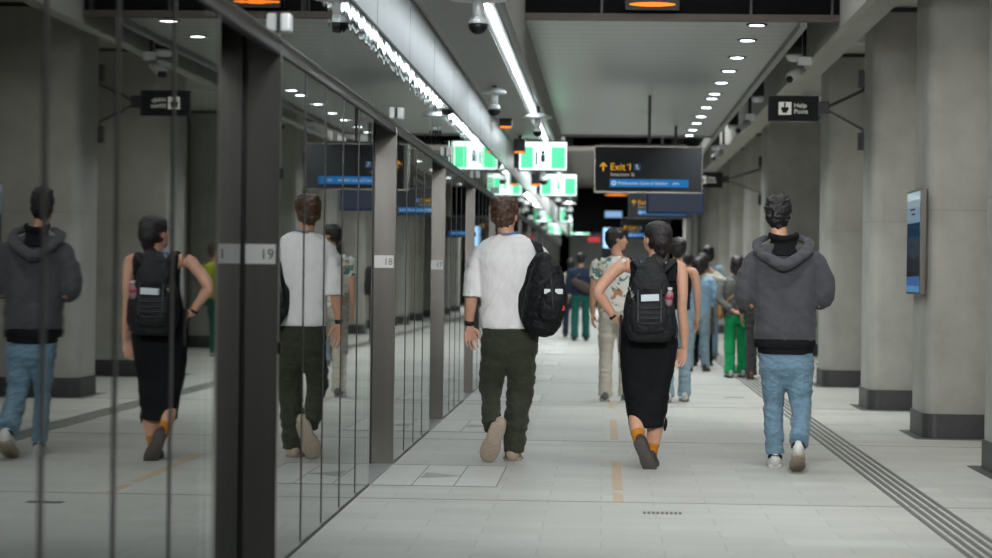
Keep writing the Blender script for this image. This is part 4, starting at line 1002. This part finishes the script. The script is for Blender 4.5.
# ------------------------------------------------------------------ other passengers
def simple(label, px, py, H, top, bottom, hairm_, sk=SKIN, yaw=0, wide=1.0, sleeve=True, hairlong=False, arms='down', stride=.0, shoes=(WLEA, RUB), flare=1.0, hd=0, skirt=None, smin=1.0, build_face=True):
    P = Person(label, px, py); r = P.root; s = H / 1.75; Rz = Matrix.Rotation(math.radians(yaw), 3, 'Z')
    def q(x, y, z): return Rz @ Vector((x * s * wide, y * s, 0)) + Vector((0, 0, z * s))
    hc = q(0, .01, 1.625); hr = R3(yaw + hd, 0, 0); vx = .009
    bm = bmesh.new(); head_parts(bm, hc, hr, s * .98, q(0, -.01, 1.46), .052 * s)
    rings(bm, [(z * s, q(0, 0, 0).x, 0, a * s * wide, b * s) for z, a, b in ((1.44, .10, .05), (1.38, .15, .07), (1.2, .13, .08), (1.0, .12, .08), (.86, .14, .08))])
    A = {}
    for k in (-1, 1):
        if arms == 'down': pts = [(k * .12, 0, 1.39), (k * .19, 0, 1.37), (k * .23, -.02, 1.12), (k * .235, .04, .88)]; hdir = (0, .1, -1)
        elif arms == 'back': pts = [(k * .12, 0, 1.39), (k * .19, 0, 1.37), (k * .25, -.06, 1.12), (k * .07, -.17, .96)]; hdir = (-k * .8, -.1, -.3)
        elif arms == 'front': pts = [(k * .12, 0, 1.39), (k * .19, 0, 1.37), (k * .25, .0, 1.12), (k * .10, .24, 1.12)]; hdir = (-k * .6, .6, .2)
        elif arms == 'head':
            pts = [(k * .12, 0, 1.39), (k * .19, 0, 1.37), (k * .25, .0, 1.12), (k * .10, .24, 1.12)] if k < 0 else [(k * .12, 0, 1.39), (k * .19, 0, 1.37), (k * .36, .08, 1.30), (k * .13, .10, 1.50)]; hdir = (-k * .6, .3, .5)
        pts = [q(*p) for p in pts]; A[k] = pts
        tube(bm, pts, [.048 * s, .05 * s, .040 * s, .025 * s])
        hand(bm, pts[-1], Rz @ Vector(hdir), Rz @ Vector((-k, -.2, 0)), Rz @ Vector((0, 1, .3)), .4, s)
        st = stride * k
        tube(bm, [q(k * .09, 0, .9), q(k * .10, st * .4 + .02, .5), q(k * .10, st, .09)], [.065 * s, .042 * s, .03 * s])
    body = fuse('body', bm, vx * .8, sk, r, 4)
    if build_face: face_bits(hc, hr, s * .98, body, hairm_)
    blobs = list(CROP)
    if hairlong: blobs += [((0, -.055, -.05), (.085, .055, .09)), ((.065, -.01, -.03), (.03, .05, .08)), ((-.065, -.01, -.03), (.03, .05, .08))]
    hair('hair', hc, hr, blobs, hairm_, r, .007, 40, .009, 2)
    bm = bmesh.new()
    rows = [(1.465, .065, .06), (1.43, .13, .085), (1.39, .185, .105), (1.3, .20, .12), (1.12, .185, .115), (.98, .18, .115), (.90, .185, .12)]
    if not sleeve: rows = [(1.44, .10, .07), (1.36, .14, .095), (1.25, .165, .11), (1.1, .15, .10), (.98, .155, .105)]
    rg = [(z * s, 0, 0, a * s * wide, b * s) for z, a, b in rows]; rings(bm, rg, power=2.5)
    if sleeve:
        n_ = 1 if sleeve == 'short' else 2
        for k in (-1, 1):
            p = A[k]; e = [p[0], p[1], p[1] + (p[2] - p[1]) * .6] if n_ == 1 else [p[0], p[1], p[2], p[2] + (p[3] - p[2]) * .8]
            tube(bm, e, [.055 * s, .068 * s, .066 * s] if n_ == 1 else [.055 * s, .065 * s, .058 * s, .045 * s], cap=False)
    bmesh.ops.rotate(bm, verts=[v for v in bm.verts if False], cent=(0, 0, 0), matrix=Rz) if False else None
    fuse('top', bm, vx, top, r, 5, wr(.008, 4, 8, 3, True, .6))
    bm = bmesh.new()
    rings(bm, [(z * s, 0, 0, a * s * wide, b * s) for z, a, b in ((1.0, .15, .10), (.92, .175, .115), (.84, .18, .12), (.78, .165, .10))], power=2.4)
    for k in (-1, 1):
        st = stride * k
        tube(bm, [q(k * .085, 0, .88), q(k * .092, st * .2 + .01, .68), q(k * .096, st * .4 + .02, .48), q(k * .10, st * .75, .26), q(k * .10, st, .06)], [.095 * s, .088 * s, .07 * s * flare, .066 * s * flare, .072 * s * flare], cap=False)
    fuse('trousers', bm, vx, bottom, r, 5, wr(.010, 5, 12, 5, True))
    if skirt:
        bm = bmesh.new(); rings(bm, [(z * s, 0, 0, a * s, b * s) for z, a, b in ((.98, .17, .12), (.85, .20, .14), (.62, .21, .16), (.5, .21, .16))]); fuse('skirt', bm, vx, skirt, r, 3, wr(.008, 8, 3, 5))
    for k in (-1, 1):
        st = stride * k
        shoe(q(k * .10, st - .06, .0), q(k * .11, st + .2, .0), (0, 0, 1), r, shoes[0], shoes[1], .28 * s, .05 * s)
    return P, r, q
S1, r1, q1 = simple('man in floral shirt and cream trousers looking right, behind the woman in black', 615, 401.5, 1.79, floral_mat(), CREAM, H_DK, SKIN, 0, 1.0, 'short', hd=-78, arms='down', shoes=(GREYC, WLEA))
S2, r2, q2 = simple('woman in black top and pale jeans, half hidden behind the woman in black', 676, 402, 1.69, BLK, JEANL, H_BK, SKIN2, 0, .92, False, stride=.12, arms='down')
bm = bmesh.new(); ell(bm, q2(0, -.1, 1.66), (.05, .05, .05)); tube(bm, [q2(-.04, -.03, 1.49), q2(0, -.07, 1.485), q2(.04, -.03, 1.49)], [(.01, .005)] * 3, 8, 3)
o = obj('lanyard', bm, LAN, r2, True); bpy.data.objects.remove(o)
bm = bmesh.new(); tube(bm, [q2(-.05, -.02, 1.475), q2(0, -.065, 1.47), q2(.05, -.02, 1.475)], [(.012, .005)] * 3, 8, 3); obj('lanyard', bm, LAN, r2, True)
simple('person in sky blue jumper and pale jeans right of the woman in black', 697, 371.5, 1.55, SKYC, JEANL, H_DK, SKIN, -10, 1.1, True, True, 'front', .12, (BRLEA, RUBD))
simple('person in ivory cardigan with hand raised to dark hair', 701, 366, 1.62, IVORY, BLK, H_DK, SKIN, -10, 1, True, True, 'head', .08, (M['black'], M['black']), skirt=BROWNC)
simple('person in light denim jacket and jeans with dark bob beyond the ivory cardigan', 707, 359.5, 1.78, JEANL, JEAN, H_BK, SKIN2, 0, 1, True, True, 'front', .06, (GREYC, RUB))
simple('distant dark haired person between the woman in black and the denim jacket', 687, 350, 1.70, DKGREY, DKGREY, H_BK, SKIN2, 0, 1, True, False, 'down', .05)
SG, rg_, qg = simple('person in grey jumper and bright green trousers with hands clasped behind', 736, 377.5, 1.56, GREYC, GREEN, H_DK, SKIN, 8, 1.05, True, True, 'back', .08, (WLEA, RUBD), flare=1.2)
simple('person in yellow vest and teal trousers seen only as a reflection in the nearest glass', 830, 365, 1.70, cloth('yellow_vest', 'b5c23a', .05), TEALC, H_BR, SKIN, 60, 1, True, False, 'down', .04).__len__()
t = thing('shoulder_bag', 'small tan shoulder bag carried by the person in green trousers', 'bag', rg_.location)
bm = bmesh.new(); tube(bm, [qg(-.24, -.02, 1.02), qg(-.24, -.02, .90)], [(.05, .10), (.06, .12)], 14, 3); fuse('pouch', bm, .008, mat('tan_leather', '8a6a44', .6, 0, .1), t, 2)
bm = bmesh.new(); tube(bm, [qg(.12, 0, 1.43), qg(.02, -.13, 1.28), qg(-.14, -.13, 1.12), qg(-.24, -.06, 1.0)], [(.016, .005)] * 4, 8, 5); obj('strap', bm, mat('tan_strap', '8a6a44', .6, 0, .1), t, True)
simple('person in dark grey clothes and brown shoes mostly hidden behind the hoodie man', 758, 379, 1.58, DKGREY, DKGREY, H_DK, SKIN, 0, 1, True, True, 'down', .05, (mat('tan_boot', '7a5a3c', .6), RUBD), flare=1.15)
SN, rn_, qn = simple('distant person in navy top and teal trousers near the hanging screens', 580, 340.5, 1.73, NAVYC, TEALC, H_BK, SKIN2, 0, 1.12, True, False, 'down', .08, (M['black'], M['black']), flare=1.15)
t = thing('crossbody_bag', 'brown crossbody bag on the distant person in navy', 'bag', rn_.location)
bm = bmesh.new(); tube(bm, [qn(-.12, -.17, 1.18), qn(.04, -.19, 1.08), qn(.2, -.15, 1.0)], [(.07, .05), (.10, .06), (.08, .05)], 12, 4, side=(0, 0, 1)); obj('pouch', bm, BROWNC, t, True)
bm = bmesh.new(); tube(bm, [qn(.1, 0, 1.45), qn(-.05, -.14, 1.3), qn(-.14, -.15, 1.15)], [(.015, .005)] * 3, 8, 4); obj('strap', bm, BROWNC, t, True)
simple('distant person in ivory top and navy trousers left of the one in teal trousers', 570, 337, 1.62, IVORY, NAVYC, H_DK, SKIN, 0, 1.0, True, False, 'down', .05, (M['black'], M['black']))
